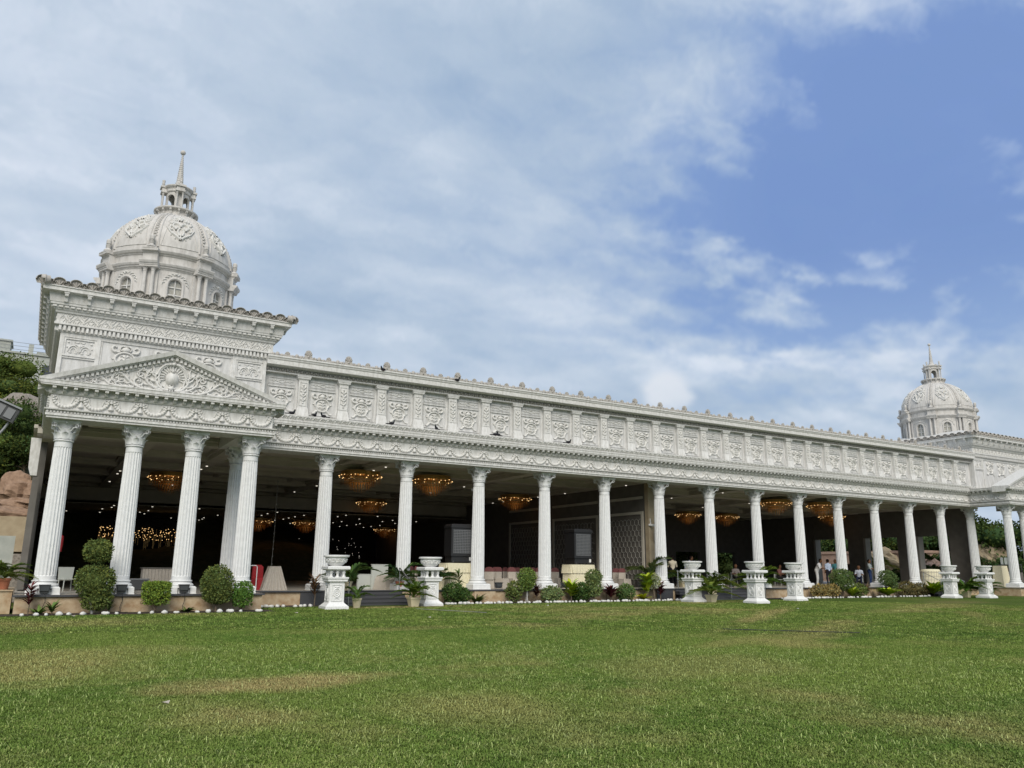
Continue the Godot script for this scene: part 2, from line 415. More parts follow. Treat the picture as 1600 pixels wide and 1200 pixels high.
func terrace() -> void:
	var st := S()
	bx(st, -7.05, 0.50, -0.2, TL - 0.06, -45.0, 3.70)
	bx(st, 0.502, 51.55, -0.2, TL - 0.06, -45.0, 0.72)
	bx(st, 51.552, 66.0, -0.2, TL - 0.06, -45.0, 3.36)
	var t := tag(part(self, "terrace", st, M.plinth), "", "", "", "structure")
	st = S()
	bx(st, -7.10, 0.55, TL - 0.058, TL, -45.0, 3.76)
	bx(st, 0.552, 51.50, TL - 0.058, TL, -45.0, 0.78)
	bx(st, 51.502, 66.0, TL - 0.058, TL, -45.0, 3.42)
	part(t, "floor", st, M.hall_floor)
	st = S()
	bx(st, -7.13, 0.58, TL - 0.06, TL + 0.002, 3.762, 3.79); bx(st, 0.56, 51.5, TL - 0.06, TL + 0.002, 0.782, 0.81); bx(st, 0.552, 0.58, TL - 0.06, TL + 0.002, 0.812, 3.76); bx(st, 51.5, 66.0, TL - 0.06, TL + 0.002, 3.422, 3.45)
	part(t, "nosing", st, M.granite)
	# plaster piers and darker stone facings on the plinth front
	var pier := S(); bx(pier, -0.55, 0.55, 0.0, TL - 0.07, 0.0, 0.06); var pm := done(pier)
	for i in range(2, 14):
		if i in [6, 7, 8]: continue
		part(t, "plinth_pier", pm, M.plinth, Vector3(i * 3.745, 0, 0.722))
	var slab := S(); bx(slab, -0.55, 0.55, 0.0, TL - 0.07, 0.0, 0.05); var sm := done(slab)
	for x in [3.3, 22.0]: part(t, "stone_facing", sm, M.granite, Vector3(x, 0, 0.725))
	st = S()
	bx(st, -7.6, 0.7, -0.1, GL + 0.015, 3.72, 4.75)
	bx(st, 0.6, 3.4, -0.1, GL + 0.015, 0.74, 1.95)
	bx(st, 7.6, 22.4, -0.1, GL + 0.015, 0.74, 1.95)
	bx(st, 28.6, 44.2, -0.1, GL + 0.015, 0.74, 1.95)
	tag(part(self, "flower_bed", st, M.soil), "", "", "", "structure")

# ---------------------------------------------------------------- carved pieces, each in its own xy plane with z outwards
var piece := {}
func cartouche() -> ArrayMesh:
	if piece.has("cart"): return piece.cart
	var st := S()
	ridge(st, curve([V(0, 0.14), V(0.16, 0.17), V(0.25, 0.26), V(0.27, 0.34), V(0.34, 0.44), V(0.33, 0.56), V(0.24, 0.68), V(0.12, 0.74), V(0.0, 0.76)], 3), 0.05, 0.05, 0.085)
	ridge(st, mir(curve([V(0, 0.14), V(0.16, 0.17), V(0.25, 0.26), V(0.27, 0.34), V(0.34, 0.44), V(0.33, 0.56), V(0.24, 0.68), V(0.12, 0.74), V(0.0, 0.76)], 3)), 0.05, 0.05, 0.085)
	boss(st, 0, 0.45, 0.26, 0.27, 0.05, null, 16)
	for y in [0.30, 0.44, 0.57]: both(st, [V(0.03, y), V(0.11, y + 0.05), V(0.17, y + 0.02)], 0.035, 0.018, 0.095)
	ridge(st, [V(0, 0.24), V(0, 0.45), V(0, 0.66)], 0.03, 0.045, 0.10)
	boss(st, 0, 0.87, 0.17, 0.12, 0.11, null, 10); both(st, curve([V(0.04, 0.99), V(0.14, 0.98), V(0.20, 0.90), V(0.15, 0.80)]), 0.03, 0.025, 0.10)
	both(st, spiral(0.37, 0.90, 0.14, 0.05, -110, 150, 10), 0.065, 0.035, 0.095)
	both(st, curve([V(0.20, 0.78), V(0.27, 0.76), V(0.33, 0.77)]), 0.045, 0.05, 0.08)
	both(st, curve([V(0.20, 0.20), V(0.30, 0.13), V(0.37, 0.05), V(0.48, 0.03)]), 0.06, 0.055, 0.08)
	both(st, curve([V(0.36, 0.50), V(0.44, 0.48), V(0.48, 0.54)]), 0.035, 0.02, 0.05)
	piece.cart = done(st); return piece.cart
func drop() -> ArrayMesh:
	if piece.has("drop"): return piece.drop
	var st := S()
	ridge(st, [V(0, 0), V(0, 0.4), V(0, 0.8)], 0.025, 0.02, 0.05)
	for y in [0.12, 0.30, 0.48, 0.64]:
		both(st, curve([V(0.01, y), V(0.10, y + 0.08), V(0.12, y + 0.17)]), 0.045, 0.015, 0.055)
		both(st, curve([V(0.02, y + 0.1), V(0.07, y + 0.05), V(0.13, y + 0.04)]), 0.03, 0.012, 0.045)
	boss(st, 0, 0.80, 0.05, 0.06, 0.06); boss(st, 0, 0.42, 0.06, 0.06, 0.075); boss(st, 0, 0.03, 0.04, 0.05, 0.05)
	piece.drop = done(st); return piece.drop
func label_orn() -> ArrayMesh:
	if piece.has("lab"): return piece.lab
	var st := S()
	ridge(st, arc(0, 0, 0.13, 0.065, 0, 360, 14), 0.02, 0.02, 0.035)
	for s in [-1.0, 1.0]:
		for i in 4: boss(st, s * (0.20 + i * 0.07), 0.0 + (0.015 if i % 2 else -0.015), 0.035, 0.03, 0.035, null, 6)
		ridge(st, [V(s * 0.15, 0), V(s * 0.3, 0.0), V(s * 0.5, 0)], 0.02, 0.012, 0.02)
	piece.lab = done(st); return piece.lab
func swag() -> ArrayMesh:  # festoon between two bells, 0.892 wide, y from 0 to 0.46
	if piece.has("swag"): return piece.swag
	var st := S()
	var c := arc(0, 0.36, 0.36, 0.30, 180, 360, 12)
	ridge(st, c, 0.055, 0.055, 0.055)
	for i in c.size():
		var k := 1.0 + 0.4 * sin(PI * i / (c.size() - 1.0))
		boss(st, c[i].x, c[i].y, 0.052 * k, 0.05 * k, 0.085, null, 6)
	both(st, curve([V(0.36, 0.38), V(0.28, 0.30), V(0.24, 0.42)]), 0.05, 0.02, 0.05)
	both(st, [V(0.40, 0.42), V(0.32, 0.40), V(0.22, 0.44)], 0.04, 0.02, 0.05)
	both(st, [V(0.25, 0.40), V(0.20, 0.30), V(0.17, 0.20)], 0.05, 0.015, 0.04)
	piece.swag = done(st); return piece.swag
func bell() -> ArrayMesh:
	if piece.has("bell"): return piece.bell
	var st := S()
	lathe(st, [V(0, 0.06), V(0.03, 0.06), V(0.035, 0.085), V(0.095, 0.09), V(0.092, 0.12), V(0.055, 0.20), V(0.03, 0.26), V(0.03, 0.30), V(0.075, 0.31), V(0.075, 0.345), V(0.05, 0.36), V(0.05, 0.45), V(0, 0.45)], 10)
	piece.bell = done(st); return piece.bell
func modillion() -> ArrayMesh:
	if piece.has("mod"): return piece.mod
	var st := S()
	run(st, [V(0.0, 0.0), V(0.05, 0.0), V(0.10, 0.05), V(0.115, 0.10), V(0.21, 0.10), V(0.22, 0.12), V(0.22, 0.185), V(0, 0.185)], -0.055, 0.055)
	piece.mod = done(st); return piece.mod
func bracket() -> ArrayMesh:  # under the tower eaves
	if piece.has("brk"): return piece.brk
	var st := S()
	run(st, [V(0.0, 0.0), V(0.05, 0.01), V(0.075, 0.10), V(0.10, 0.17), V(0.19, 0.19), V(0.205, 0.24), V(0.205, 0.335), V(0, 0.335)], -0.06, 0.06)
	bx(st, -0.085, 0.085, 0.285, 0.337, 0.0, 0.225)
	piece.brk = done(st); return piece.brk
func crest_big() -> ArrayMesh:
	if piece.has("cb"): return piece.cb
	var st := S()
	var out := [V(-0.30, 0.0), V(-0.26, 0.05), V(-0.18, 0.06), V(-0.15, 0.12), V(-0.135, 0.22), V(-0.09, 0.30), V(0, 0.33), V(0.09, 0.30), V(0.135, 0.22), V(0.15, 0.12), V(0.18, 0.06), V(0.26, 0.05), V(0.30, 0.0)]
	plate(st, out, 0.07)
	for a in [90, 60, 120, 35, 145]:
		var d := Vector2.from_angle(deg_to_rad(a)); ridge(st, [V(0, 0.1) + d * 0.03, V(0, 0.1) + d * 0.10, V(0, 0.1) + d * 0.17], 0.015, 0.035, 0.115)
	boss(st, 0, 0.08, 0.06, 0.06, 0.12); both(st, spiral(0.2, 0.055, 0.05, 0.015, 60, -260, 8), 0.02, 0.012, 0.10)
	piece.cb = done(st); return piece.cb
func crest_small() -> ArrayMesh:
	if piece.has("cs"): return piece.cs
	var st := S()
	plate(st, [V(-0.20, 0.0), V(-0.16, 0.04), V(-0.10, 0.06), V(-0.085, 0.12), V(-0.05, 0.165), V(0, 0.18), V(0.05, 0.165), V(0.085, 0.12), V(0.10, 0.06), V(0.16, 0.04), V(0.20, 0.0)], 0.06)
	for a in [90, 50, 130]:
		var d := Vector2.from_angle(deg_to_rad(a)); ridge(st, [V(0, 0.05) + d * 0.02, V(0, 0.05) + d * 0.06, V(0, 0.05) + d * 0.10], 0.012, 0.025, 0.09)
	piece.cs = done(st); return piece.cs
func plate(st: SurfaceTool, out: Array, depth: float) -> void:
	var n := out.size(); var t := Geometry2D.triangulate_polygon(PackedVector2Array(out))
	for i in range(0, t.size(), 3):
		var a: Vector2 = out[t[i]]; var b: Vector2 = out[t[i + 1]]; var c: Vector2 = out[t[i + 2]]
		tri(st, Vector3(a.x, a.y, depth), Vector3(b.x, b.y, depth), Vector3(c.x, c.y, depth)); tri(st, Vector3(a.x, a.y, 0), Vector3(c.x, c.y, 0), Vector3(b.x, b.y, 0))
	for i in n:
		var a: Vector2 = out[i]; var b: Vector2 = out[(i + 1) % n]
		quad(st, Vector3(a.x, a.y, 0), Vector3(b.x, b.y, 0), Vector3(b.x, b.y, depth), Vector3(a.x, a.y, depth))

# ---------------------------------------------------------------- columns
func column_meshes() -> void:
	if piece.has("shaft"): return
	var st := S()
	taper(st, 0.0, 0.025, 0.47, 0.47, 0.47, 0.47); taper(st, 0.025, 0.21, 0.455, 0.455, 0.455, 0.455); taper(st, 0.21, 0.25, 0.455, 0.455, 0.41, 0.41)
	lathe(st, [V(0.40, 0.25), V(0.425, 0.27), V(0.425, 0.30), V(0.40, 0.335), V(0.36, 0.35), V(0.345, 0.385), V(0.36, 0.40), V(0.375, 0.415), V(0.375, 0.435), V(0.345, 0.45), V(0.325, 0.46)], 28)
	piece.base = done(st)
	st = S()
	var nf := 20; var rows := []
	for q in [[0.455, 0.320, 0.0], [0.56, 0.318, 0.0], [0.575, 0.318, 0.001], [0.60, 0.317, 1.0], [1.8, 0.310, 1.0], [3.2, 0.292, 1.0], [4.72, 0.268, 1.0], [4.745, 0.268, 0.001], [4.93, 0.266, 0.0]]:
		var r := []
		for k in nf * 5:
			var u := fmod(float(k), 5.0); var dd := 0.0
			if u == 1.0 or u == 4.0: dd = 0.014
			if u == 2.0 or u == 3.0: dd = 0.026
			var a: float = TAU * (floor(k / 5.0) + [0.0, 0.20, 0.38, 0.62, 0.80][int(u)]) / nf
			var rr: float = q[1] - dd * q[2]
			r.append(Vector3(sin(a) * rr, q[0], cos(a) * rr))
		rows.append(r)
	for i in rows.size() - 1:
		for k in nf * 5:
			var j := (k + 1) % (nf * 5); quad(st, rows[i][k], rows[i][j], rows[i + 1][j], rows[i + 1][k])
	piece.shaft = done(st)
	st = S()
	lathe(st, [V(0.266, 4.925), V(0.30, 4.935), V(0.31, 4.955), V(0.30, 4.975), V(0.27, 4.985), V(0.262, 5.0), V(0.262, 5.2), V(0.285, 5.38), V(0.34, 5.50), V(0.36, 5.52), V(0, 5.52)], 24)
	# two rows of leaves
	for row in [[0.0, 5.0, 0.25, 0.275, 0.12], [PI / 8, 5.02, 0.40, 0.272, 0.115]]:
		for k in 8:
			var a: float = row[0] + k * PI / 4
			var grid := []
			for i in 6:
				var t := i / 5.0; var g := []
				var out: float = row[3] + 0.02 * t + 0.10 * pow(t, 3.0)
				var yy: float = row[1] + row[2] * (t if t < 0.9 else 0.9)
				var w: float = row[4] * (1.0 - 0.35 * t * t) * (0.45 if i == 5 else 1.0)
				for s in [-1.0, -0.45, 0.0, 0.45, 1.0]:
					var o: float = out + 0.028 * (1.0 - s * s)
					var ca: float = a + s * w / o
					g.append(Vector3(sin(ca) * o, yy, cos(ca) * o))
				grid.append(g)
			st.set_smooth_group(2)
			for i in 5:
				for s in 4: quad(st, grid[i][s], grid[i][s + 1], grid[i + 1][s + 1], grid[i + 1][s])
			st.set_smooth_group(-1)
	# volutes under the four corners and a flower on each side
	for k in 4:
		var a := PI / 4 + k * PI / 2; var dir := Vector3(sin(a), 0, cos(a)); var sd := Vector3(cos(a), 0, -sin(a))
		for s in [-1.0, 1.0]:
			var pts := []
			for i in 11:
				var t := i / 10.0; var an := deg_to_rad(-60.0 + 400.0 * t); var r := 0.075 * (1.0 - 0.75 * t)
				pts.append(dir * (0.475 + cos(an) * r) + Vector3.UP * (5.455 + sin(an) * r) + sd * s * (0.035 + 0.02 * t))
			tube(st, pts, 0.026, 0.016, 5)
			tube(st, [dir * 0.30 + sd * s * 0.10 + Vector3.UP * 5.28, dir * 0.40 + sd * s * 0.06 + Vector3.UP * 5.40, dir * 0.50 + sd * s * 0.035 + Vector3.UP * 5.39], 0.03, 0.024, 5)
		var a2 := k * PI / 2
		ball(st, Vector3(sin(a2) * 0.40, 5.55, cos(a2) * 0.40), Vector3(0.05, 0.05, 0.05), 6, 4)
	# abacus with hollowed sides
	var ring := []
	for k in 4:
		var a := k * PI / 2
		for s in [-1.0, -0.93, -0.5, 0.0, 0.5, 0.93]:
			var z: float = 0.445 - 0.075 * (1.0 - s * s)
			if s == -1.0: z = 0.41
			var x: float = s * 0.44
			if s == -1.0: x = -0.445
			var v := Vector3(x, 0, z).rotated(Vector3.UP, a); ring.append(v)
	for h in [[5.52, 5.565, 0.93, 1.0], [5.565, 5.632, 1.0, 1.0]]:
		for k in ring.size():
			var j := (k + 1) % ring.size()
			quad(st, ring[k] * h[2] + Vector3.UP * h[0], ring[j] * h[2] + Vector3.UP * h[0], ring[j] * h[3] + Vector3.UP * h[1], ring[k] * h[3] + Vector3.UP * h[1])
			tri(st, ring[k] * h[2] + Vector3.UP * h[0], Vector3.UP * h[0], ring[j] * h[2] + Vector3.UP * h[0])
	piece.capital = done(st)
func column(parent: Node, x: float, z: float) -> void:
	column_meshes()
	var c := Node3D.new(); c.name = "column"; parent.add_child(c, true); c.position = Vector3(x, TL, z)
	part(c, "base", piece.base, M.column_white); part(c, "shaft", piece.shaft, M.column_white); part(c, "capital", piece.capital, M.column_white)

# ---------------------------------------------------------------- entablature along local x, out = +z, axis of the columns at z = 0
func entablature(parent: Node, L: float, m0: float, m1: float, pos: Vector3, turn: float, ledge: bool, detail := true) -> void:
	var e := Node3D.new(); e.name = "entablature"; parent.add_child(e, true); e.position = pos; e.rotation.y = turn
	var P := [V(-0.50, 6.38), V(0.62, 6.38), V(0.62, 6.445), V(0.66, 6.455), V(0.66, 6.53), V(0.60, 6.545), V(0.60, 6.625), V(0.70, 6.64), V(0.71, 6.68), V(0.57, 6.71), V(0.57, 7.165), V(0.62, 7.175), V(0.65, 7.22), V(0.65, 7.41), V(0.90, 7.415), V(0.90, 7.46), V(0.92, 7.465), V(0.925, 7.56), V(0.94, 7.57), V(0.945, 7.60)]
	P += [V(0.85, 7.605), V(0.86, 7.66), V(0.93, 7.80), V(0.93, 7.835), V(0.30, 7.93), V(-0.50, 7.93)] if ledge else [V(-0.50, 7.63)]
	var st := S(); run(st, P, 0, L, m0, m1)
	part(e, "moulding", st, M.white)
	if not detail: return
	st = S()
	var x0 := -m0 * 0.65; var x1 := L + m1 * 0.65
	var n := int((x1 - x0) / 0.098)
	for i in n:
		var x := x0 + (i + 0.5) * (x1 - x0) / n
		bx(st, x - 0.027, x + 0.027, 6.548, 6.622, 0.599, 0.652)
	tag(part(e, "bead_row", st, M.white), "", "", "", "stuff")
	n = int(round((x1 - x0) / 0.305)); var dx := (x1 - x0) / n
	for i in n: part(e, "modillion", modillion(), M.white, Vector3(x0 + (i + 0.5) * dx, 7.228, 0.648))
	x0 = -m0 * 0.57; x1 = L + m1 * 0.57
	n = int(round((x1 - x0) / 0.892)); dx = (x1 - x0) / n
	for i in n:
		var w := part(e, "swag", swag(), M.carving, Vector3(x0 + (i + 0.5) * dx, 6.705, 0.57)); w.scale.x = dx / 0.892
		if i > 0: part(e, "bell", bell(), M.white, Vector3(x0 + i * dx, 6.70, 0.585))
	if ledge:  # band of leaves under the ledge
		st = S()
		n = int(L / 0.32)
		for i in n:
			var x := (i + 0.5) * L / n
			var f := func(a: float, b: float, h: float) -> Vector3: return Vector3(x + a, 7.665 + b, 0.865 + b * 0.46 + h)
			ridge(st, spiral(-0.04, 0.06, 0.075, 0.02, 200, -60, 6), 0.028, 0.016, 0.04, f)
			ridge(st, [V(0.03, 0.12), V(0.10, 0.06), V(0.13, 0.0)], 0.03, 0.012, 0.04, f)
			ridge(st, [V(0.06, 0.02), V(0.09, 0.10), V(0.14, 0.13)], 0.02, 0.012, 0.035, f)
		tag(part(e, "leaf_band", st, M.carving), "", "", "", "stuff")
		st = S()
		n = int(L / 0.16)
		for i in n: 
			if i % 2 == 0: bx(st, (i + 0.1) * L / n, (i + 0.95) * L / n, 7.806, 7.852, 0.88, 0.945)
		tag(part(e, "ledge_teeth", st, M.white), "", "", "", "stuff")

# ---------------------------------------------------------------- the long wing
func wing() -> void:
	var w := thing("colonnade_wing", "long white colonnaded wing between the two domed pavilions", "building")
	for i in 15: column(w, i * 3.745, 0.0)
	entablature(w, 52.28, -1, -1, Vector3(-0.18, 0, 0), 0, true)
	var XA := 0.70; var XB := 52.6
	var st := S(); bx(st, XA, XB, 7.80, 9.70, -0.1, 0.28)
	part(w, "attic_wall", st, M.stucco)
	st = S()
	run(st, [V(-0.1, 9.67), V(0.50, 9.67), V(0.50, 9.715), V(0.45, 9.73), V(0.47, 9.885), V(0.60, 9.90), V(0.62, 9.93), V(0.82, 9.935), V(0.82, 10.12), V(0.85, 10.15), V(0.87, 10.22), V(0.90, 10.235), V(0.90, 10.30), V(-0.1, 10.32)], XA, XB)
	part(w, "cornice", st, M.white)
	st = S()
	var n := int((XB - XA) / 0.207)
	for i in n:
		var x := XA + (i + 0.5) * (XB - XA) / n
		var f := func(a: float, b: float, h: float) -> Vector3: return Vector3(x + a, 9.808 + b, 0.462 + h + b * 0.1)
		boss(st, 0, 0, 0.068, 0.076, 0.09, f, 8)
		bx(st, x + 0.092, x + 0.115, 9.735, 9.88, 0.45, 0.54)
	tag(part(w, "egg_moulding", st, M.weathered), "", "", "", "stuff")
	# roof crest
	st = S()
	var sp := 1.7862
	for i in 29:
		var x := 2.38 + i * sp
		if i < 28: part(w, "crest_finial", crest_big(), M.weathered, Vector3(x, 10.302, 0.82)).scale = Vector3(1.05, 1.22, 1.0)
		part(w, "crest_leaf", crest_small(), M.weathered, Vector3(x - sp / 2, 10.302, 0.83)).scale = Vector3(1.2, 1.2, 1.0)
		for q in [[-1.48, 0.08], [-1.30, 0.11], [-1.12, 0.07], [-0.66, 0.07], [-0.48, 0.11], [-0.32, 0.08]]:
			var X: float = x + q[0]
			if X > XA + 0.1 and X < XB: plate_at(st, X, 10.30, 0.84, 0.12, q[1] * 1.5)
		var f := func(a: float, b: float, h: float) -> Vector3: return Vector3(x + a, 10.30 + b, 0.85 + h)
		if i > 0: ridge(st, [V(-sp, 0.02), V(-sp * 0.75, 0.05), V(-sp * 0.5, 0.02), V(-sp * 0.25, 0.05), V(0, 0.02)], 0.03, 0.03, 0.05, f)
	tag(part(w, "crest_scrolls", st, M.weathered), "", "", "", "stuff")
	# pilasters and carved panels of the attic
	var pil := S()
	bx(pil, -0.27, 0.27, 7.86, 8.0, 0.0, 0.26)
	taper(pil, 8.0, 8.30, 0.27, 0.25, 0.215, 0.19)
	bx(pil, -0.205, 0.205, 8.29, 9.49, 0.0, 0.165)
	taper(pil, 9.48, 9.53, 0.21, 0.17, 0.25, 0.21); bx(pil, -0.275, 0.275, 9.53, 9.60, 0.0, 0.225); bx(pil, -0.30, 0.30, 9.60, 9.668, 0.0, 0.24)
	for q in [[-0.15, 0.15, 9.36, 9.385], [-0.15, 0.15, 8.36, 8.38]]: bx(pil, q[0], q[1], q[2], q[3], 0.16, 0.185)
	bx(pil, -0.165, -0.145, 8.36, 9.385, 0.16, 0.178); bx(pil, 0.145, 0.165, 8.36, 9.385, 0.16, 0.178)
	var pmesh := done(pil)
	var pan := S()
	for q in [[-0.58, 0.58, 9.10, 9.16, 0.05], [-0.58, 0.58, 9.175, 9.20, 0.035], [-0.54, 0.54, 9.47, 9.495, 0.03], [-0.54, 0.54, 9.225, 9.245, 0.025], [-0.60, 0.60, 8.02, 8.06, 0.04]]: bx(pan, q[0], q[1], q[2], q[3], -0.01, q[4])
	for s in [-1.0, 1.0]:
		bx(pan, s * 0.545 - 0.014, s * 0.545 + 0.014, 8.06, 9.10, -0.01, 0.03); bx(pan, s * 0.545 - 0.012, s * 0.545 + 0.012, 9.245, 9.47, -0.01, 0.025)
	var panm := done(pan)
	for i in 29:
		var x := 2.38 + i * sp
		if i < 28:
			var p := part(w, "pilaster", pmesh, M.white, Vector3(x, 0, 0.278))
			part(p, "carving", drop(), M.carving, Vector3(0, 8.46, 0.163))
		var f := part(w, "wall_panel", panm, M.stucco, Vector3(x - sp / 2, 0, 0.281))
		part(f, "cartouche", cartouche(), M.carving, Vector3(0, 8.09, 0.0)).scale = Vector3(0.90, 0.90, 1.0)
		part(f, "label_ornament", label_orn(), M.carving, Vector3(0, 9.355, 0.0))
	st = S(); bx(st, -2.0, 54.0, 9.75, 10.2, -45.5, -0.102)
	part(w, "roof_slab", st, M.stucco)
func plate_at(st: SurfaceTool, x: float, y: float, z: float, w: float, h: float) -> void:
	var f := func(a: float, b: float, c: float) -> Vector3: return Vector3(x + a, y + b, z + c)
	boss(st, 0, h * 0.4, w * 0.8, h * 0.7, 0.07, f, 7); bx(st, x - w * 0.6, x + w * 0.6, y, y + h * 0.75, z - 0.02, z + 0.03)

# ---------------------------------------------------------------- portico with pediment
func portico() -> Node3D:
	var o := thing("portico", "white columned portico with carved pediment below the near dome", "portico")
	for x in [-3.06, -0.90, 1.05, 3.06]: column(o, x, 0.0)
	entablature(o, 6.12, 1, 1, Vector3(-3.06, 0, 0), 0, false)
	entablature(o, ZP, 1, -1, Vector3(3.06, 0, 0), PI / 2, false)
	entablature(o, 4.6, 0, 1, Vector3(-3.06, 0, -4.6), -PI / 2, false)
	# soffit with a recessed field
	var st := S()
	bx(st, -2.56, 2.56, 6.72, 6.8, -2.67, -0.5)
	for q in [[-2.3, 2.3, -0.95, -0.8], [-2.3, 2.3, -2.4, -2.25], [-2.3, -2.15, -2.25, -0.95], [2.15, 2.3, -2.25, -0.95]]: bx(st, q[0], q[1], 6.62, 6.722, q[2], q[3])
	part(o, "soffit", st, M.soffit)
	st = S(); bx(st, -3.9, 3.9, 7.50, 7.62, -2.75, -0.45)
	part(o, "flat_roof", st, M.stucco)
	# pediment
	var p := Node3D.new(); p.name = "pediment"; o.add_child(p, true)
	var sl := (9.06 - 7.60) / 4.02
	st = S()
	var half := PackedVector2Array([V(-3.7, 7.60), V(3.7, 7.60), V(0, 8.92)])
	plate_z(st, [V(-3.75, 7.6), V(3.75, 7.6), V(0, 7.6 + 3.75 * sl)], 0.35, 0.55)
	part(p, "tympanum", st, M.white)
	var R := [V(-0.3, -0.34), V(0.58, -0.34), V(0.60, -0.33), V(0.60, -0.27), V(0.63, -0.26), V(0.63, -0.145), V(0.74, -0.14), V(0.75, -0.10), V(0.82, -0.095), V(0.84, -0.02), V(0.86, 0.055), V(-0.3, 0.085)]
	var RL := []
	for q in R: RL.append(V(q.x, q.y + 9.06))
	st = S(); run(st, RL, -4.02, 0, 0, 0, sl, true, false)
	part(p, "rake", st, M.white)
	st = S(); run(st, RL, 0, 4.02, 0, 0, -sl, false, true)
	part(p, "rake", st, M.white)
	st = S()
	for s in [-1.0, 1.0]:
		for i in 26:
			var x: float = s * (0.09 + i * 0.142)
			var y := 9.06 - absf(x) * sl - 0.255
			bx(st, x - 0.042, x + 0.042, y + 0.002, y + 0.108, 0.625, 0.715)
	tag(part(p, "rake_dentils", st, M.white), "", "", "", "stuff")
	st = S(); tympanum_relief(st)
	part(p, "relief", st, M.white, Vector3(0, 7.62, 0.548))
	return o
func plate_z(st: SurfaceTool, out: Array, z0: float, z1: float) -> void:
	var n := out.size(); var t := Geometry2D.triangulate_polygon(PackedVector2Array(out))
	for i in range(0, t.size(), 3):
		var a: Vector2 = out[t[i]]; var b: Vector2 = out[t[i + 1]]; var c: Vector2 = out[t[i + 2]]
		tri(st, Vector3(a.x, a.y, z1), Vector3(c.x, c.y, z1), Vector3(b.x, b.y, z1)); tri(st, Vector3(a.x, a.y, z0), Vector3(b.x, b.y, z0), Vector3(c.x, c.y, z0))
	for i in n:
		var a: Vector2 = out[i]; var b: Vector2 = out[(i + 1) % n]
		quad(st, Vector3(a.x, a.y, z0), Vector3(b.x, b.y, z0), Vector3(b.x, b.y, z1), Vector3(a.x, a.y, z1))
func acanthus(st: SurfaceTool, p: Array, w: float, h: float) -> void:  # a stem with leaflets curling off both sides
	var c := curve(p, 6)
	ridge(st, c, w, w * 0.5, h)
	for i in range(2, c.size() - 1, 2):
		var d: Vector2 = (c[i] - c[i - 1]).normalized(); var s := Vector2(-d.y, d.x) * (1.0 if i % 4 == 0 else -1.0)
		ridge(st, [c[i], c[i] + d * w * 1.3 + s * w * 1.5, c[i] + d * w * 3.0 + s * w * 2.2], w * 0.75, w * 0.3, h * 0.9)
func tympanum_relief(st: SurfaceTool) -> void:
	# shell-backed globe in the middle
	for i in 15:
		var a := deg_to_rad(-20.0 + 220.0 * i / 14.0); var d := Vector2.from_angle(a)
		ridge(st, [V(0, 0.56) + d * 0.24, V(0, 0.56) + d * 0.32, V(0, 0.56) + d * 0.41], 0.022, 0.04, 0.07)
	ridge(st, arc(0, 0.56, 0.45, 0.45, -30, 210, 18), 0.05, 0.05, 0.10)
	boss(st, 0, 0.50, 0.24, 0.25, 0.20, null, 16)
	boss(st, 0, 0.76, 0.05, 0.07, 0.20); boss(st, 0, 1.03, 0.11, 0.08, 0.16)
	both(st, curve([V(0.08, 1.02), V(0.26, 0.98), V(0.42, 0.82), V(0.50, 0.60)]), 0.07, 0.05, 0.14)
	boss(st, 0, 0.16, 0.11, 0.10, 0.14, null, 10)
	for i in 6:
		var d := Vector2.from_angle(i * PI / 3); boss(st, d.x * 0.10, 0.16 + d.y * 0.10, 0.05, 0.05, 0.10, null, 6)
	for m in [1.0, -1.0]:
		var g := func(p: Array) -> Array:
			var o := []
			for q in p: o.append(V(q.x * m, q.y))
			return o
		acanthus(st, g.call([V(0.10, 0.08), V(0.32, 0.12), V(0.52, 0.34), V(0.55, 0.58), V(0.66, 0.70)]), 0.075, 0.13)
		acanthus(st, g.call([V(0.20, 0.06), V(0.60, 0.16), V(0.85, 0.40), V(0.80, 0.66), V(0.98, 0.74), V(1.12, 0.62)]), 0.06, 0.11)
		acanthus(st, g.call([V(0.30, 0.04), V(0.9, 0.05), V(1.30, 0.22), V(1.62, 0.50), V(1.86, 0.44), V(1.90, 0.26), V(1.74, 0.18), V(1.66, 0.28)]), 0.06, 0.11)
		acanthus(st, g.call([V(1.20, 0.08), V(1.55, 0.06), V(1.95, 0.10), V(2.20, 0.28), V(2.44, 0.26), V(2.46, 0.12), V(2.32, 0.09)]), 0.05, 0.09)
		acanthus(st, g.call([V(2.1, 0.05), V(2.5, 0.04), V(2.75, 0.10), V(2.95, 0.08)]), 0.04, 0.06)
		ridge(st, g.call(spiral(1.08, 0.30, 0.18, 0.04, 200, 640, 16)), 0.045, 0.03, 0.10)
		ridge(st, g.call(spiral(1.02, 0.55, 0.12, 0.03, 20, -330, 12)), 0.04, 0.025, 0.09)
		boss(st, m * 1.08, 0.30, 0.06, 0.06, 0.12); boss(st, m * 1.76, 0.32, 0.06, 0.06, 0.11); boss(st, m * 2.36, 0.17, 0.045, 0.045, 0.09)
		boss(st, m * 1.45, 0.58, 0.06, 0.05, 0.1); boss(st, m * 1.55, 0.63, 0.05, 0.04, 0.08)

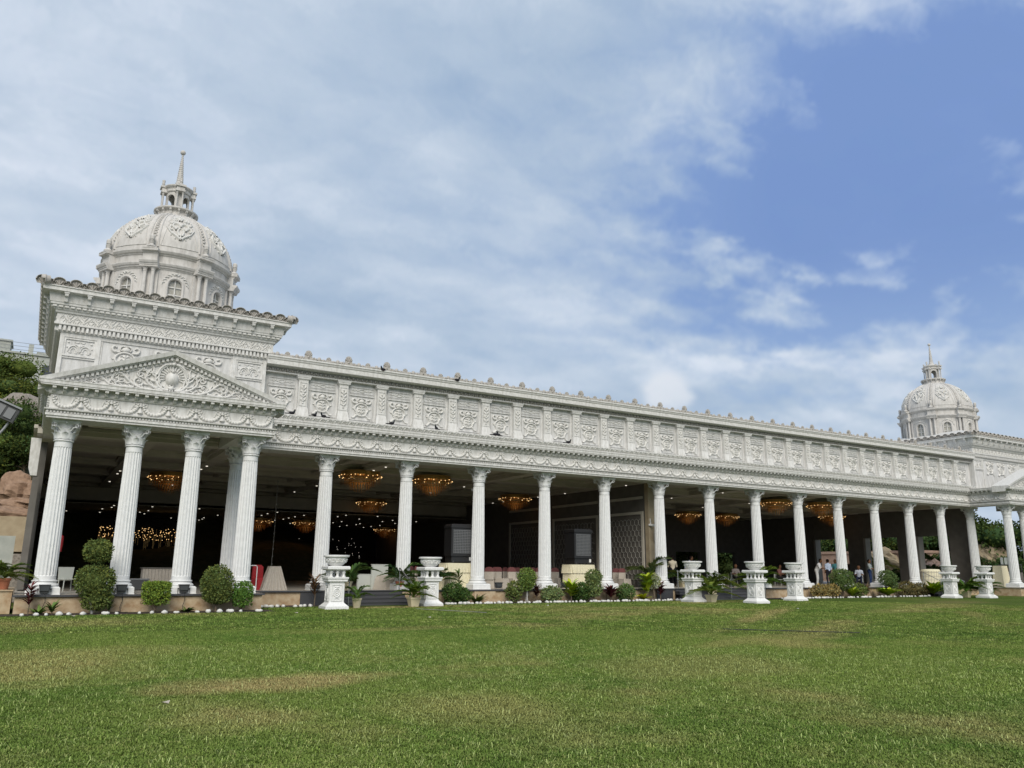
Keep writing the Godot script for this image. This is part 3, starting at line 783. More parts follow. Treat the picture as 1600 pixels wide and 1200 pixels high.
# ---------------------------------------------------------------- square attic storey below each dome
func tower_block() -> Node3D:
	var o := thing("attic_storey", "square white attic storey under the near dome, with bracketed scalloped eaves", "building")
	var hw := 3.77
	var D := 7.54
	var st := S(); bx(st, -hw, hw, 7.2, 10.1, -D, 0.0); bx(st, -hw + 0.1, hw - 0.1, 10.1, 11.7, -D + 0.1, -0.1)
	part(o, "wall", st, M.stucco)
	# corner piers with sunk panels, frame of the middle field
	var pier := S()
	bx(pier, -0.68, 0.68, 9.93, 10.09, 0.0, 0.07); bx(pier, -0.68, -0.54, 7.6, 9.93, 0.0, 0.07); bx(pier, 0.54, 0.68, 7.6, 9.93, 0.0, 0.07)
	bx(pier, -0.54, 0.54, 9.21, 9.28, 0.0, 0.09); bx(pier, -0.54, 0.54, 9.14, 9.21, 0.0, 0.05)
	for q in [[-0.54, 0.54, 9.86, 9.93], [-0.54, -0.47, 9.28, 9.86], [0.47, 0.54, 9.28, 9.86]]: bx(pier, q[0], q[1], q[2], q[3], 0.0, 0.045)
	var pm := done(pier)
	var fan := S()
	for s in [-1.0, 1.0]:
		ridge(fan, arc(s * 0.20, 0.10, 0.17, 0.22, 0, 180, 10), 0.028, 0.028, 0.045); ridge(fan, arc(s * 0.20, 0.10, 0.09, 0.13, 0, 180, 8), 0.02, 0.02, 0.035)
		boss(fan, s * 0.38, 0.44, 0.05, 0.04, 0.04); boss(fan, s * 0.41, 0.26, 0.03, 0.04, 0.04); boss(fan, s * 0.30, 0.06, 0.07, 0.04, 0.04); boss(fan, s * 0.10, 0.05, 0.06, 0.035, 0.04)
		ridge(fan, [V(s * 0.02, 0.30), V(s * 0.12, 0.36), V(s * 0.2, 0.33)], 0.03, 0.015, 0.04); ridge(fan, curve([V(s * 0.02, 0.48), V(s * 0.1, 0.44), V(s * 0.17, 0.48)]), 0.025, 0.015, 0.035)
	boss(fan, 0, 0.30, 0.06, 0.08, 0.055); ridge(fan, [V(0, 0.05), V(0, 0.2), V(0, 0.3)], 0.02, 0.05, 0.05)
	var fm := done(fan)
	for s in [-1.0, 1.0]:
		var c := part(o, "corner_pier", pm, M.white, Vector3(s * (hw - 0.68), 0, -0.002))
		part(c, "carving", fm, M.carving, Vector3(0, 9.31, 0.002))
		st = S(); bx(st, -0.11, 0.11, 7.6, 10.09, 0.0, 0.04)
	st = S(); bx(st, -2.41, 2.41, 9.95, 10.088, 0.0, 0.045); bx(st, -2.41, -2.34, 7.6, 9.95, 0.0, 0.03); bx(st, 2.34, 2.41, 7.6, 9.95, 0.0, 0.03)
	part(o, "field_frame", st, M.white, Vector3(0, 0, -0.002))
	for x in [-1.53, 0.0, 1.50]: part(o, "cartouche", cartouche(), M.carving, Vector3(x, 8.85, 0.0))
	# cornice on three sides seen from the lawn and the back
	var P := [V(-0.3, 10.085), V(0.10, 10.09), V(0.12, 10.12), V(0.12, 10.33), V(0.25, 10.34), V(0.25, 10.415), V(0.19, 10.43), V(0.19, 10.77), V(0.25, 10.785), V(0.27, 10.86), V(0.33, 10.885), V(0.33, 10.92), V(0.36, 10.93), V(0.40, 11.02), V(0.45, 11.03), V(0.46, 11.10), V(0.48, 11.115), V(0.54, 11.445), V(0.72, 11.46), V(0.75, 11.465), V(0.75, 11.59), V(0.79, 11.61), V(0.79, 11.64), V(-0.3, 11.75)]
	var W := hw * 2.0
	var sides := [[Vector3(-hw, 0, 0), 0.0, W], [Vector3(hw, 0, 0), PI / 2, D], [Vector3(hw, 0, -D), PI, W], [Vector3(-hw, 0, -D), -PI / 2, D]]
	var sm := tile(0.235, 0.33); var ss := tile(0.15, 0.22)
	for k in 4:
		var c := Node3D.new(); c.name = "cornice"; o.add_child(c, true); c.position = sides[k][0]; c.rotation.y = sides[k][1]
		var L: float = sides[k][2]
		st = S(); run(st, P, 0, L, 1, 1)
		part(c, "moulding", st, M.white)
		if k == 2: continue
		st = S()
		var n := int((L + 0.24) / 0.148)
		for i in n:
			var x := -0.12 + (i + 0.5) * (L + 0.24) / n
			bx(st, x - 0.042, x + 0.042, 10.135, 10.328, 0.115, 0.215)
		tag(part(c, "dentil_row", st, M.white), "", "", "", "stuff")
		st = S()
		n = int(L / 0.452)
		for i in n:
			var X := (i + 0.5) * L / n
			var f := func(a: float, b: float, h: float) -> Vector3: return Vector3(X + a, 10.43 + b, 0.19 + h)
			ridge(st, arc(0, 0.24, 0.05, 0.05, 0, 360, 8), 0.018, 0.018, 0.03, f)
			ridge(st, [V(-0.12, 0.325), V(0.0, 0.325), V(0.12, 0.325)], 0.015, 0.015, 0.03, f)
			ridge(st, [V(-0.12, 0.32), V(-0.06, 0.22), V(0, 0.14)], 0.02, 0.02, 0.035, f); ridge(st, [V(0.12, 0.32), V(0.06, 0.22), V(0, 0.14)], 0.02, 0.02, 0.035, f)
			ridge(st, [V(0, 0.14), V(0, 0.08), V(0, 0.01)], 0.03, 0.02, 0.035, f)
			for s in [-1.0, 1.0]:
				ridge(st, arc(s * 0.113, 0.02, 0.09, 0.10, 0, 180, 6), 0.02, 0.02, 0.035, f); ridge(st, arc(s * 0.226, 0.15, 0.08, 0.09, 0, 180, 6), 0.02, 0.02, 0.03, f)
				boss(st, s * 0.113, 0.05, 0.04, 0.05, 0.03, f, 6); boss(st, s * 0.226, 0.18, 0.035, 0.045, 0.03, f, 6); boss(st, s * 0.226, 0.29, 0.03, 0.03, 0.025, f, 6)
		tag(part(c, "carved_frieze", st, M.carving), "", "", "", "stuff")
		st = S()
		n = int((L + 0.8) / 0.19)
		for i in n:
			var x := -0.4 + (i + 0.5) * (L + 0.8) / n
			bx(st, x - 0.065, x + 0.065, 10.945, 11.015, 0.345, 0.42)
		tag(part(c, "leaf_row", st, M.carving), "", "", "", "stuff")
		n = int(round((L + 0.7) / 0.78))
		for i in n: part(c, "bracket", bracket(), M.white, Vector3(-0.35 + (i + 0.5) * (L + 0.7) / n, 11.118, 0.5))
		n = int(round((L + 1.58) / 0.54))
		for i in n + 1:
			var x := -0.79 + i * (L + 1.58) / n
			part(c, "eave_tile", sm, M.weathered, Vector3(x, 11.63, 0.70))
			if i < n: part(c, "small_eave_tile", ss, M.weathered, Vector3(x + 0.5 * (L + 1.58) / n, 11.63, 0.69))
	st = S(); taper(st, 11.64, 12.45, hw + 0.7, hw + 0.7, 2.4, 2.4, Vector3(0, 0, -hw))
	part(o, "roof", st, M.stucco)
	return o
func tile(w: float, h: float) -> ArrayMesh:  # scalloped antefix with a hollow fan
	var st := S()
	var out := [V(-w * 0.75, 0)]
	for q in arc(0, h - w * 0.80, w, w * 0.80, 180, 0, 10): out.append(q)
	out.append(V(w * 0.75, 0))
	plate_z(st, out, 0.0, 0.025)
	ridge(st, arc(0, h - w * 0.80, w * 0.86, w * 0.66, 188, -8, 10), w * 0.12, w * 0.12, 0.15)
	for a in [90, 55, 125]:
		var d := Vector2.from_angle(deg_to_rad(a)); ridge(st, [V(0, 0.02) + d * 0.01, V(0, 0.02) + d * h * 0.35, V(0, 0.02) + d * h * 0.6], w * 0.09, w * 0.17, 0.10)
	tube(st, [Vector3(0, h - w * 0.8, 0.03), Vector3(0, h - w * 0.8 + 0.03, -0.16)], w * 0.75, w * 0.6, 8)
	return done(st)

# ---------------------------------------------------------------- dome
func arched_wall(st: SurfaceTool, r: float, th: float, y0: float, y1: float, nwin: int, az0: float, half: float, ob: float, ot: float, seg: int) -> void:
	# round wall with nwin arched openings: half width (radians), from ob up to the crown of the arch ot
	var rad := half * r
	var step := TAU / nwin
	for k in nwin:
		var c := az0 + k * step
		var pts := []
		for i in seg + 1: pts.append([c - half + 2.0 * half * i / seg, true])
		var solid := 8
		for i in range(1, solid): pts.append([c + half + (step - 2.0 * half) * i / solid, false])
		pts.append([c + step - half, true])
		for i in pts.size() - 1:
			var a: float = pts[i][0]; var b: float = pts[i + 1][0]
			var open := i < seg
			for sgn in [1.0, -1.0]:
				var rr := r if sgn > 0 else r - th
				var P := func(t: float, y: float, q: float) -> Vector3: return Vector3(sin(t) * q, y, cos(t) * q)
				st.set_smooth_group(7)
				if open:
					var ya := ot - rad + sqrt(maxf(0.0, 1.0 - pow((a - c) / half, 2.0))) * rad
					var yb := ot - rad + sqrt(maxf(0.0, 1.0 - pow((b - c) / half, 2.0))) * rad
					quad(st, P.call(a, ya, rr), P.call(b, yb, rr), P.call(b, y1, rr), P.call(a, y1, rr))
					quad(st, P.call(a, y0, rr), P.call(b, y0, rr), P.call(b, ob, rr), P.call(a, ob, rr))
					if sgn > 0:
						st.set_smooth_group(-1)
						quad(st, P.call(a, ya, r), P.call(a, ya, r - th), P.call(b, yb, r - th), P.call(b, yb, r)); quad(st, P.call(a, ob, r), P.call(b, ob, r), P.call(b, ob, r - th), P.call(a, ob, r - th))
						if i == 0: quad(st, P.call(a, ob, r), P.call(a, ob, r - th), P.call(a, ya, r - th), P.call(a, ya, r))
						if i == seg - 1: quad(st, P.call(b, ob, r), P.call(b, yb, r), P.call(b, yb, r - th), P.call(b, ob, r - th))
				else:
					quad(st, P.call(a, y0, rr), P.call(b, y0, rr), P.call(b, y1, rr), P.call(a, y1, rr))
	st.set_smooth_group(-1)
func ring_block(st: SurfaceTool, prof: Array, half: float) -> void:  # a moulding that breaks forward round a pier, centred on azimuth 0
	for i in prof.size() - 1:
		var p: Vector2 = prof[i]; var q: Vector2 = prof[i + 1]
		quad(st, Vector3(-half, p.y, p.x), Vector3(half, p.y, p.x), Vector3(half, q.y, q.x), Vector3(-half, q.y, q.x))
		quad(st, Vector3(half, p.y, p.x), Vector3(half, p.y, 2.3), Vector3(half, q.y, 2.3), Vector3(half, q.y, q.x))
		quad(st, Vector3(-half, p.y, 2.3), Vector3(-half, p.y, p.x), Vector3(-half, q.y, q.x), Vector3(-half, q.y, 2.3))
func dome() -> Node3D:
	var o := thing("dome", "white ribbed dome with lantern and spire above the near portico", "dome")
	var st := S()
	arched_wall(st, 2.56, 0.16, 11.7, 13.7, 8, 0.0, 0.105, 12.35, 13.30, 10)
	part(o, "drum", st, M.dome_white)
	# lower and upper mouldings, plain band between them, then the shell
	st = S()
	lathe(st, [V(2.40, 13.64), V(2.58, 13.65), V(2.60, 13.70), V(2.66, 13.72), V(2.66, 13.77), V(2.72, 13.79), V(2.76, 13.86), V(2.76, 13.90), V(2.58, 13.92), V(2.58, 14.24), V(2.62, 14.26), V(2.64, 14.31), V(2.70, 14.33), V(2.76, 14.41), V(2.76, 14.45), V(2.66, 14.47), V(2.66, 14.56), V(2.40, 14.58)], 64)
	part(o, "drum_cornice", st, M.dome_white)
	st = S()
	var prof := []
	for i in 19:
		var a := deg_to_rad(i * 4.1); prof.append(V(2.62 * cos(a), 14.5 + 2.5 * sin(a)))
	lathe_s(st, prof, 64)
	part(o, "shell", st, M.dome_white)
	var F := func(az: float, x: float, s: float, h: float) -> Vector3:
		var ph := s / 2.55; var r := 2.62 * cos(ph); var y := 14.5 + 2.5 * sin(ph)
		var t := az + x / maxf(r, 0.4)
		var n := Vector3(sin(t) * cos(ph), sin(ph), cos(t) * cos(ph))
		return Vector3(sin(t) * r, y, cos(t) * r) + n * h
	var FF := func(x: float, s: float, h: float) -> Vector3: return F.call(0.0, x, s, h)
	# one rib and one medallion, placed eight times round
	st = S()
	for s in [-1.0, 1.0]:
		var e := []
		for i in 13: e.append(V(s * (0.20 - 0.007 * i), 0.12 + i * 0.245))
		ridge(st, e, 0.045, 0.03, 0.06, FF)
	for i in 15:
		var s := 0.62 + i * 0.165; var w := 0.085 - i * 0.0032
		boss(st, 0.0, s, w * 0.75, 0.06, 0.075, FF, 6)
		ridge(st, [V(-w * 0.2, s), V(-w, s + 0.07), V(-w * 0.6, s + 0.13)], 0.02, 0.01, 0.05, FF); ridge(st, [V(w * 0.2, s), V(w, s + 0.07), V(w * 0.6, s + 0.13)], 0.02, 0.01, 0.05, FF)
	var rib := done(st)
	st = S()
	var fr := []
	for i in 11: fr.append(V(0.74 - i * 0.0555, 0.22 + i * 0.255))
	both(st, fr, 0.022, 0.018, 0.03, FF)
	ridge(st, [V(-0.74, 0.22), V(-0.37, 0.2), V(0, 0.2), V(0.37, 0.2), V(0.74, 0.22)], 0.022, 0.022, 0.03, FF)
	var frame := done(st)
	st = S()
	var G := func(x: float, y: float, h: float) -> Vector3: return F.call(0.0, x * 0.94, 0.58 + y * 1.32, h * 1.1)
	both(st, spiral(0.20, 0.55, 0.20, 0.05, 180, -200, 14), 0.045, 0.03, 0.09, G)
	both(st, spiral(0.36, 0.44, 0.16, 0.05, 200, -120, 10), 0.045, 0.025, 0.085, G)
	both(st, curve([V(0.03, 0.02), V(0.16, 0.12), V(0.30, 0.20), V(0.42, 0.28), V(0.56, 0.48)]), 0.06, 0.03, 0.09, G)
	both(st, curve([V(0.05, 0.15), V(0.12, 0.28), V(0.10, 0.40), V(0.02, 0.50)]), 0.05, 0.03, 0.08, G)
	both(st, curve([V(0.10, 0.75), V(0.26, 0.78), V(0.40, 0.70), V(0.50, 0.80)]), 0.05, 0.025, 0.085, G)
	both(st, spiral(0.17, 0.98, 0.14, 0.04, 210, -150, 12), 0.04, 0.025, 0.08, G)
	both(st, curve([V(0.24, 0.86), V(0.36, 0.94), V(0.32, 1.08)]), 0.04, 0.02, 0.07, G)
	both(st, curve([V(0.02, 1.22), V(0.12, 1.20), V(0.2, 1.12)]), 0.045, 0.02, 0.07, G)
	ridge(st, [V(0, -0.02), V(0, 0.1), V(0, 0.2)], 0.03, 0.06, 0.09, G)
	boss(st, 0, 0.62, 0.08, 0.08, 0.11, G); boss(st, 0, 1.06, 0.06, 0.07, 0.09, G); boss(st, 0, 1.25, 0.05, 0.06, 0.08, G)
	for q in [[0.5, 0.62], [0.58, 0.5], [0.45, 0.9], [0.22, 0.04], [0.4, 0.16]]: boss(st, q[0], q[1], 0.035, 0.035, 0.05, G, 6); boss(st, -q[0], q[1], 0.035, 0.035, 0.05, G, 6)
	var med := done(st)
	# window surround, panes and glazing bars
	var C := func(x: float, y: float, h: float) -> Vector3: return Vector3(sin(x / 2.56) * (2.56 + h), y, cos(x / 2.56) * (2.56 + h))
	st = S()
	var sur := [V(-0.31, 12.3)]
	for q in arc(0, 13.03, 0.31, 0.31, 180, 0, 12): sur.append(q)
	sur.append(V(0.31, 12.3)); ridge(st, sur, 0.05, 0.05, 0.06, C)
	var surround := done(st)
	st = S()
	for s in [-1.0, 1.0]:
		for i in 5:
			var a := deg_to_rad(90.0 - s * (8.0 + i * 17.0)); var c := V(cos(a) * 0.45, 13.03 + sin(a) * 0.45)
			var d := Vector2.from_angle(a - s * 1.2)
			ridge(st, [c, c + d * 0.07 + Vector2.from_angle(a) * 0.04, c + d * 0.13], 0.035, 0.015, 0.05, C); boss(st, c.x, c.y, 0.035, 0.035, 0.05, C, 6)
	boss(st, 0, 13.53, 0.07, 0.05, 0.08, C)
	var garland := done(st)
	st = S()
	var pg := PackedVector2Array([V(-0.27, 12.35)])
	for q in arc(0, 13.03, 0.27, 0.27, 180, 0, 10): pg.append(q)
	pg.append(V(0.27, 12.35))
	plate_z(st, Array(pg), 2.435, 2.445)
	var pane := done(st)
	st = S()
	for q in [[-0.02, 0.02, 12.35, 13.29], [-0.27, 0.27, 12.62, 12.655], [-0.27, 0.27, 12.95, 12.985]]: bx(st, q[0], q[1], q[2], q[3], 2.43, 2.475)
	var bars := done(st)
	st = S(); bx(st, -0.3, 0.3, 12.3, 13.35, 2.405, 2.415)
	var blind := done(st)
	# coupled columns, broken-forward mouldings and the pot on top of each pier
	st = S()
	for s in [-1.0, 1.0]:
		lathe(st, [V(0.105, 11.9), V(0.105, 12.2), V(0.085, 12.22), V(0.082, 12.9), V(0.075, 13.48), V(0.09, 13.485), V(0.09, 13.505), V(0.075, 13.52), V(0.085, 13.56), V(0.115, 13.63), V(0.115, 13.65), V(0, 13.65)], 12, Vector3(s * 0.155, 0, 2.74))
	bx(st, -0.33, 0.33, 11.8, 13.64, 2.5, 2.62)
	var pair := done(st)
	st = S()
	ring_block(st, [V(2.3, 13.645), V(2.90, 13.645), V(2.90, 13.70), V(2.93, 13.72), V(2.93, 13.77), V(2.98, 13.79), V(3.02, 13.87), V(3.02, 13.91), V(2.3, 13.915)], 0.36)
	ring_block(st, [V(2.3, 13.92), V(2.82, 13.92), V(2.82, 14.24), V(2.86, 14.26), V(2.88, 14.31), V(2.94, 14.33), V(3.00, 14.42), V(3.00, 14.46), V(2.3, 14.48)], 0.29)
	bx(st, -0.33, 0.33, 14.33, 14.44, 2.5, 2.985)
	var fwd := done(st)
	st = S()
	lathe(st, [V(0.13, 14.46), V(0.13, 14.52), V(0.17, 14.53), V(0.17, 14.57), V(0.07, 14.66), V(0.10, 14.76), V(0.12, 14.80), V(0.075, 14.83), V(0.105, 14.86), V(0.105, 15.0), V(0.07, 15.06), V(0, 15.07)], 12, Vector3(0, 0, 2.78))
	var pot := done(st)
	for k in 8:
		var w := k * PI / 4; var a := w + PI / 8
		part(o, "dome_panel", frame, M.dome_white, Vector3.ZERO, w); part(o, "medallion", med, M.carving, Vector3.ZERO, w)
		part(o, "rib", rib, M.dome_white, Vector3.ZERO, a)
		var win := Node3D.new(); win.name = "window"; o.add_child(win, true); win.rotation.y = w
		part(win, "surround", surround, M.dome_white); part(win, "garland", garland, M.carving); part(win, "pane", pane, M.pane); part(win, "glazing_bar", bars, M.white); part(win, "blind", blind, M.curtain)
		var p := Node3D.new(); p.name = "pier"; o.add_child(p, true); p.rotation.y = a
		part(p, "coupled_columns", pair, M.dome_white); part(p, "pier_cornice", fwd, M.dome_white); part(p, "pot_finial", pot, M.dome_white)
	# neck with scroll brackets
	st = S()
	lathe(st, [V(0.86, 16.82), V(0.86, 16.90), V(0.83, 16.92), V(0.78, 16.95), V(0.76, 17.10), V(0.80, 17.17), V(0.90, 17.19), V(0.94, 17.22), V(0.94, 17.28), V(0.90, 17.30), V(0, 17.31)], 40)
	part(o, "neck", st, M.dome_white)
	st = S()
	run(st, [V(0.70, 16.93), V(0.80, 16.93), V(0.83, 17.0), V(0.84, 17.08), V(0.90, 17.12), V(0.915, 17.20), V(0.70, 17.20)], -0.045, 0.045)
	var cm := done(st)
	for k in 16: part(o, "scroll_bracket", cm, M.dome_white, Vector3.ZERO, k * PI / 8)
	# lantern
	var l := Node3D.new(); l.name = "lantern"; o.add_child(l, true)
	st = S(); arched_wall(st, 0.50, 0.07, 17.30, 18.28, 4, PI / 4, 0.42, 17.31, 18.02, 10)
	part(l, "lantern_wall", st, M.dome_white)
	st = S()
	lathe(st, [V(0.42, 18.16), V(0.54, 18.17), V(0.56, 18.22), V(0.54, 18.27), V(0.56, 18.33), V(0.60, 18.36), V(0.64, 18.42), V(0.64, 18.46), V(0.30, 18.52), V(0.22, 18.60), V(0, 18.60)], 32)
	part(l, "lantern_cornice", st, M.dome_white)
	st = S(); lathe(st, [V(0.05, 17.30), V(0.055, 17.36), V(0.042, 17.38), V(0.038, 18.02), V(0.055, 18.06), V(0.06, 18.14), V(0, 18.14)], 8)
	var post := done(st)
	st = S(); bx(st, -0.20, 0.20, 18.13, 18.22, 0.40, 0.74); bx(st, -0.17, 0.17, 18.22, 18.36, 0.40, 0.71); bx(st, -0.21, 0.21, 18.36, 18.45, 0.40, 0.77)
	lathe(st, [V(0.075, 18.45), V(0.075, 18.50), V(0.04, 18.52), V(0.07, 18.60), V(0.06, 18.66), V(0.065, 18.70), V(0.065, 18.78), V(0, 18.79)], 8, Vector3(0, 0, 0.66))
	var blk := done(st)
	for k in 4:
		var a := k * PI / 2
		for s in [-1.0, 1.0]: part(l, "lantern_post", post, M.dome_white, Vector3(s * 0.12, 0, 0.64).rotated(Vector3.UP, a))
		part(l, "lantern_block", blk, M.dome_white, Vector3.ZERO, a)
	# spire
	st = S()
	lathe(st, [V(0.26, 18.56), V(0.24, 18.66), V(0.17, 18.72), V(0.19, 18.78), V(0.155, 18.84)], 8, Vector3.ZERO, 0, TAU, false)
	var y := 18.84
	for i in 14:
		var r := 0.155 - i * 0.0085
		lathe(st, [V(r - 0.012, y), V(r - 0.012, y + 0.04), V(r, y + 0.045), V(r - 0.006, y + 0.10), V(r - 0.018, y + 0.10)], 8, Vector3.ZERO, 0, TAU, false); y += 0.1
	ball(st, Vector3(0, 20.36, 0), Vector3(0.12, 0.12, 0.12), 12, 8)
	lathe(st, [V(0.04, 20.2), V(0.03, 20.3)], 8)
	part(o, "spire", st, M.dome_white)
	return o
func at_x(px: float, py: float, x: float) -> Vector3:
	var d := ray(px, py); return cam.position + d * ((x - cam.position.x) / d.x)
func struct(n: String, st, m: Material) -> MeshInstance3D:
	var o := part(self, n, st, m); o.set_meta("kind", "structure"); return o
# ---------------------------------------------------------------- inside the hall
func hall() -> void:
	var st := S()
	bx(st, -6.9, 22.6, 6.75, 6.9, -23.0, -0.52); bx(st, 23.1, 53.4, 6.75, 6.9, -22.0, -0.52)
	bx(st, -6.9, 22.6, 5.5, 5.65, -42.0, -23.0); bx(st, -6.9, 22.6, 5.45, 6.8, -23.3, -23.0)
	var c := struct("hall_ceiling", st, M.ceiling)
	for X in [-6.8, -3.3, 0.1, 7.5, 15.0, 22.3, 23.3, 30.0, 37.4, 44.9, 52.2]:
		st = S(); bx(st, -0.32, 0.32, 6.44, 6.752, -22.4, -0.54); bx(st, -0.45, 0.45, 6.62, 6.752, -22.4, -0.54)
		part(c, "beam", st, M.ceiling, Vector3(X, 0, 0))
	for z in [-0.85, -5.6, -10.3, -15.0, -19.7, -22.6]:
		for q in [[-6.9, 22.6], [23.1, 53.4]]:
			st = S(); bx(st, q[0], q[1], 6.46, 6.755, z - 0.34, z + 0.34); bx(st, q[0], q[1], 6.63, 6.754, z - 0.48, z + 0.48)
			part(c, "beam", st, M.ceiling)
	# raised trays with a stepped frame inside each bay
	for X in [3.8, 11.25, 18.65, 26.6, 33.7, 41.1, 48.5]:
		for z in [-3.2, -8.0, -12.6, -17.4]:
			st = S()
			for q in [[-2.2, 2.2, -1.3, -1.05], [-2.2, 2.2, 1.05, 1.3], [-2.2, -1.95, -1.05, 1.05], [1.95, 2.2, -1.05, 1.05]]: bx(st, q[0], q[1], 6.60, 6.752, q[2], q[3])
			part(c, "ceiling_tray", st, M.ceiling, Vector3(X, 0, z))
	st = S(); lathe(st, [V(0.0, -0.03), V(0.04, -0.03), V(0.055, -0.012), V(0.055, 0.0)], 10)
	var dl := done(st)
	var r := RandomNumberGenerator.new(); r.seed = 91
	for i in 11:
		for j in 9:
			var p := Vector3(-5.2 + i * 2.6, 5.498, -24.4 - j * 2.05)
			if r.randf() < 0.75: part(c, "downlight", dl, M.downlight, p + Vector3(r.randf_range(-0.4, 0.4), 0, r.randf_range(-0.3, 0.3)))
	for X in [-3.3, 0.1, 7.5, 15.0, 22.3, 30.0, 37.4]:
		for z in [-2.6, -4.2, -7.3, -8.8, -12.0, -13.5, -16.6, -18.2, -21.2]:
			if r.randf() < 0.5: part(c, "downlight", dl, M.downlight, Vector3(X, 6.438, z))
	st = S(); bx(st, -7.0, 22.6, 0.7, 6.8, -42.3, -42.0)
	struct("hall_back_wall", st, M.hall_darkness)  # back wall coloured near black to stand in for the unlit depth
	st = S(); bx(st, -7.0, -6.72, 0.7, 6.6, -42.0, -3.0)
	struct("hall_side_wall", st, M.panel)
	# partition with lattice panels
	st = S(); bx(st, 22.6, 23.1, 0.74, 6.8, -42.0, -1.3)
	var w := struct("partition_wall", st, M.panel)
	st = S(); bx(st, 22.55, 23.15, 0.74, 6.5, -1.31, -1.0)
	part(w, "end_facing", st, M.beige_wall)
	for z in [[-1.7, -5.2], [-5.9, -10.4], [-11.2, -16.0]]:
		st = S()
		var z0: float = z[1]; var z1: float = z[0]; var rr := 0.2
		var nx := int((z1 - z0) / (rr * sqrt(3.0))); var ny := int(3.7 / (rr * 1.5))
		for i in nx:
			for j in ny:
				var cx := z0 + 0.15 + (i + 0.5 * (j % 2)) * rr * sqrt(3.0); var cy := 1.0 + j * rr * 1.5
				for k in 3:
					var a := deg_to_rad(30 + k * 60.0); var b := deg_to_rad(90 + k * 60.0)
					var A := Vector3(0, cy + sin(a) * rr, cx + cos(a) * rr); var B := Vector3(0, cy + sin(b) * rr, cx + cos(b) * rr)
					var n := (B - A).normalized().cross(Vector3.RIGHT) * 0.014
					quad(st, A + n - Vector3(0.03, 0, 0), B + n - Vector3(0.03, 0, 0), B - n - Vector3(0.03, 0, 0), A - n - Vector3(0.03, 0, 0))
					quad(st, A + n, B + n, B + n - Vector3(0.03, 0, 0), A + n - Vector3(0.03, 0, 0)); quad(st, A - n, B - n, B - n - Vector3(0.03, 0, 0), A - n - Vector3(0.03, 0, 0))
		tag(part(w, "lattice", st, M.lattice, Vector3(22.598, 0, 0)), "", "", "", "stuff")
		st = S()
		bx(st, 22.53, 22.6, 0.76, 4.9, z1 + 0.05, z1 + 0.22); bx(st, 22.53, 22.6, 0.76, 4.9, z0 - 0.22, z0 - 0.05); bx(st, 22.53, 22.6, 4.75, 4.9, z0 - 0.05, z1 + 0.05); bx(st, 22.54, 22.6, 5.6, 5.75, z0 - 0.22, z1 + 0.22)
		part(w, "panel_frame", st, M.ceiling)
	# right hall: back wall with two openings, end wall of piers
	st = S()
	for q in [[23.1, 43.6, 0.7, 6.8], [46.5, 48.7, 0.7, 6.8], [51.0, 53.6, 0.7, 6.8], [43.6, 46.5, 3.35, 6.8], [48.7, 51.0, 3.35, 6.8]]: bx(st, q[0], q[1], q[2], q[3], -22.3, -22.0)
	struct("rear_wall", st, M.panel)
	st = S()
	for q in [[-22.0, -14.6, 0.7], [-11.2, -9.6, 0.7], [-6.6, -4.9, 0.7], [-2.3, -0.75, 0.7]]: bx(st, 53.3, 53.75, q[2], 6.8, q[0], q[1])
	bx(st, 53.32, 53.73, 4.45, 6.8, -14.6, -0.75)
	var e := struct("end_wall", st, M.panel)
	for q in [-14.6, -9.6, -4.9, -0.75]:
		st = S(); bx(st, 53.2, 53.85, 0.74, 4.45, q - 0.02, q + 0.18)
		part(e, "door_jamb", st, M.lattice)
	# chandeliers: tiers of hanging crystal strips below a gilt rim with bulbs
	var ch := make_chandelier()
	var first := true
	for q in [[265, 752, 6.05], [563, 750, 6.05], [580, 790, 6.05], [675, 757, 6.05], [805, 784, 6.05], [478, 821, 5.0], [404, 818, 5.0], [602, 831, 5.0], [190, 821, 5.0], [320, 833, 5.0], [1075, 808, 6.05], [1135, 811, 6.05], [1212, 791, 6.05], [1285, 795, 6.05], [1300, 811, 6.05]]:
		var o: Node3D = ch if first else copy(ch)
		first = false
		o.position = at_y(q[0], q[1], q[2])
		o.set_meta("label", "lit gilt chandelier on the low ceiling at the back of the hall" if q[2] < 5.5 else ("lit gilt chandelier in the right hall beyond the lattice partition" if q[0] > 1000 else ("lit gilt chandelier seen through the portico columns" if q[0] < 300 else "lit gilt chandelier on the main hall ceiling behind the wing columns")))
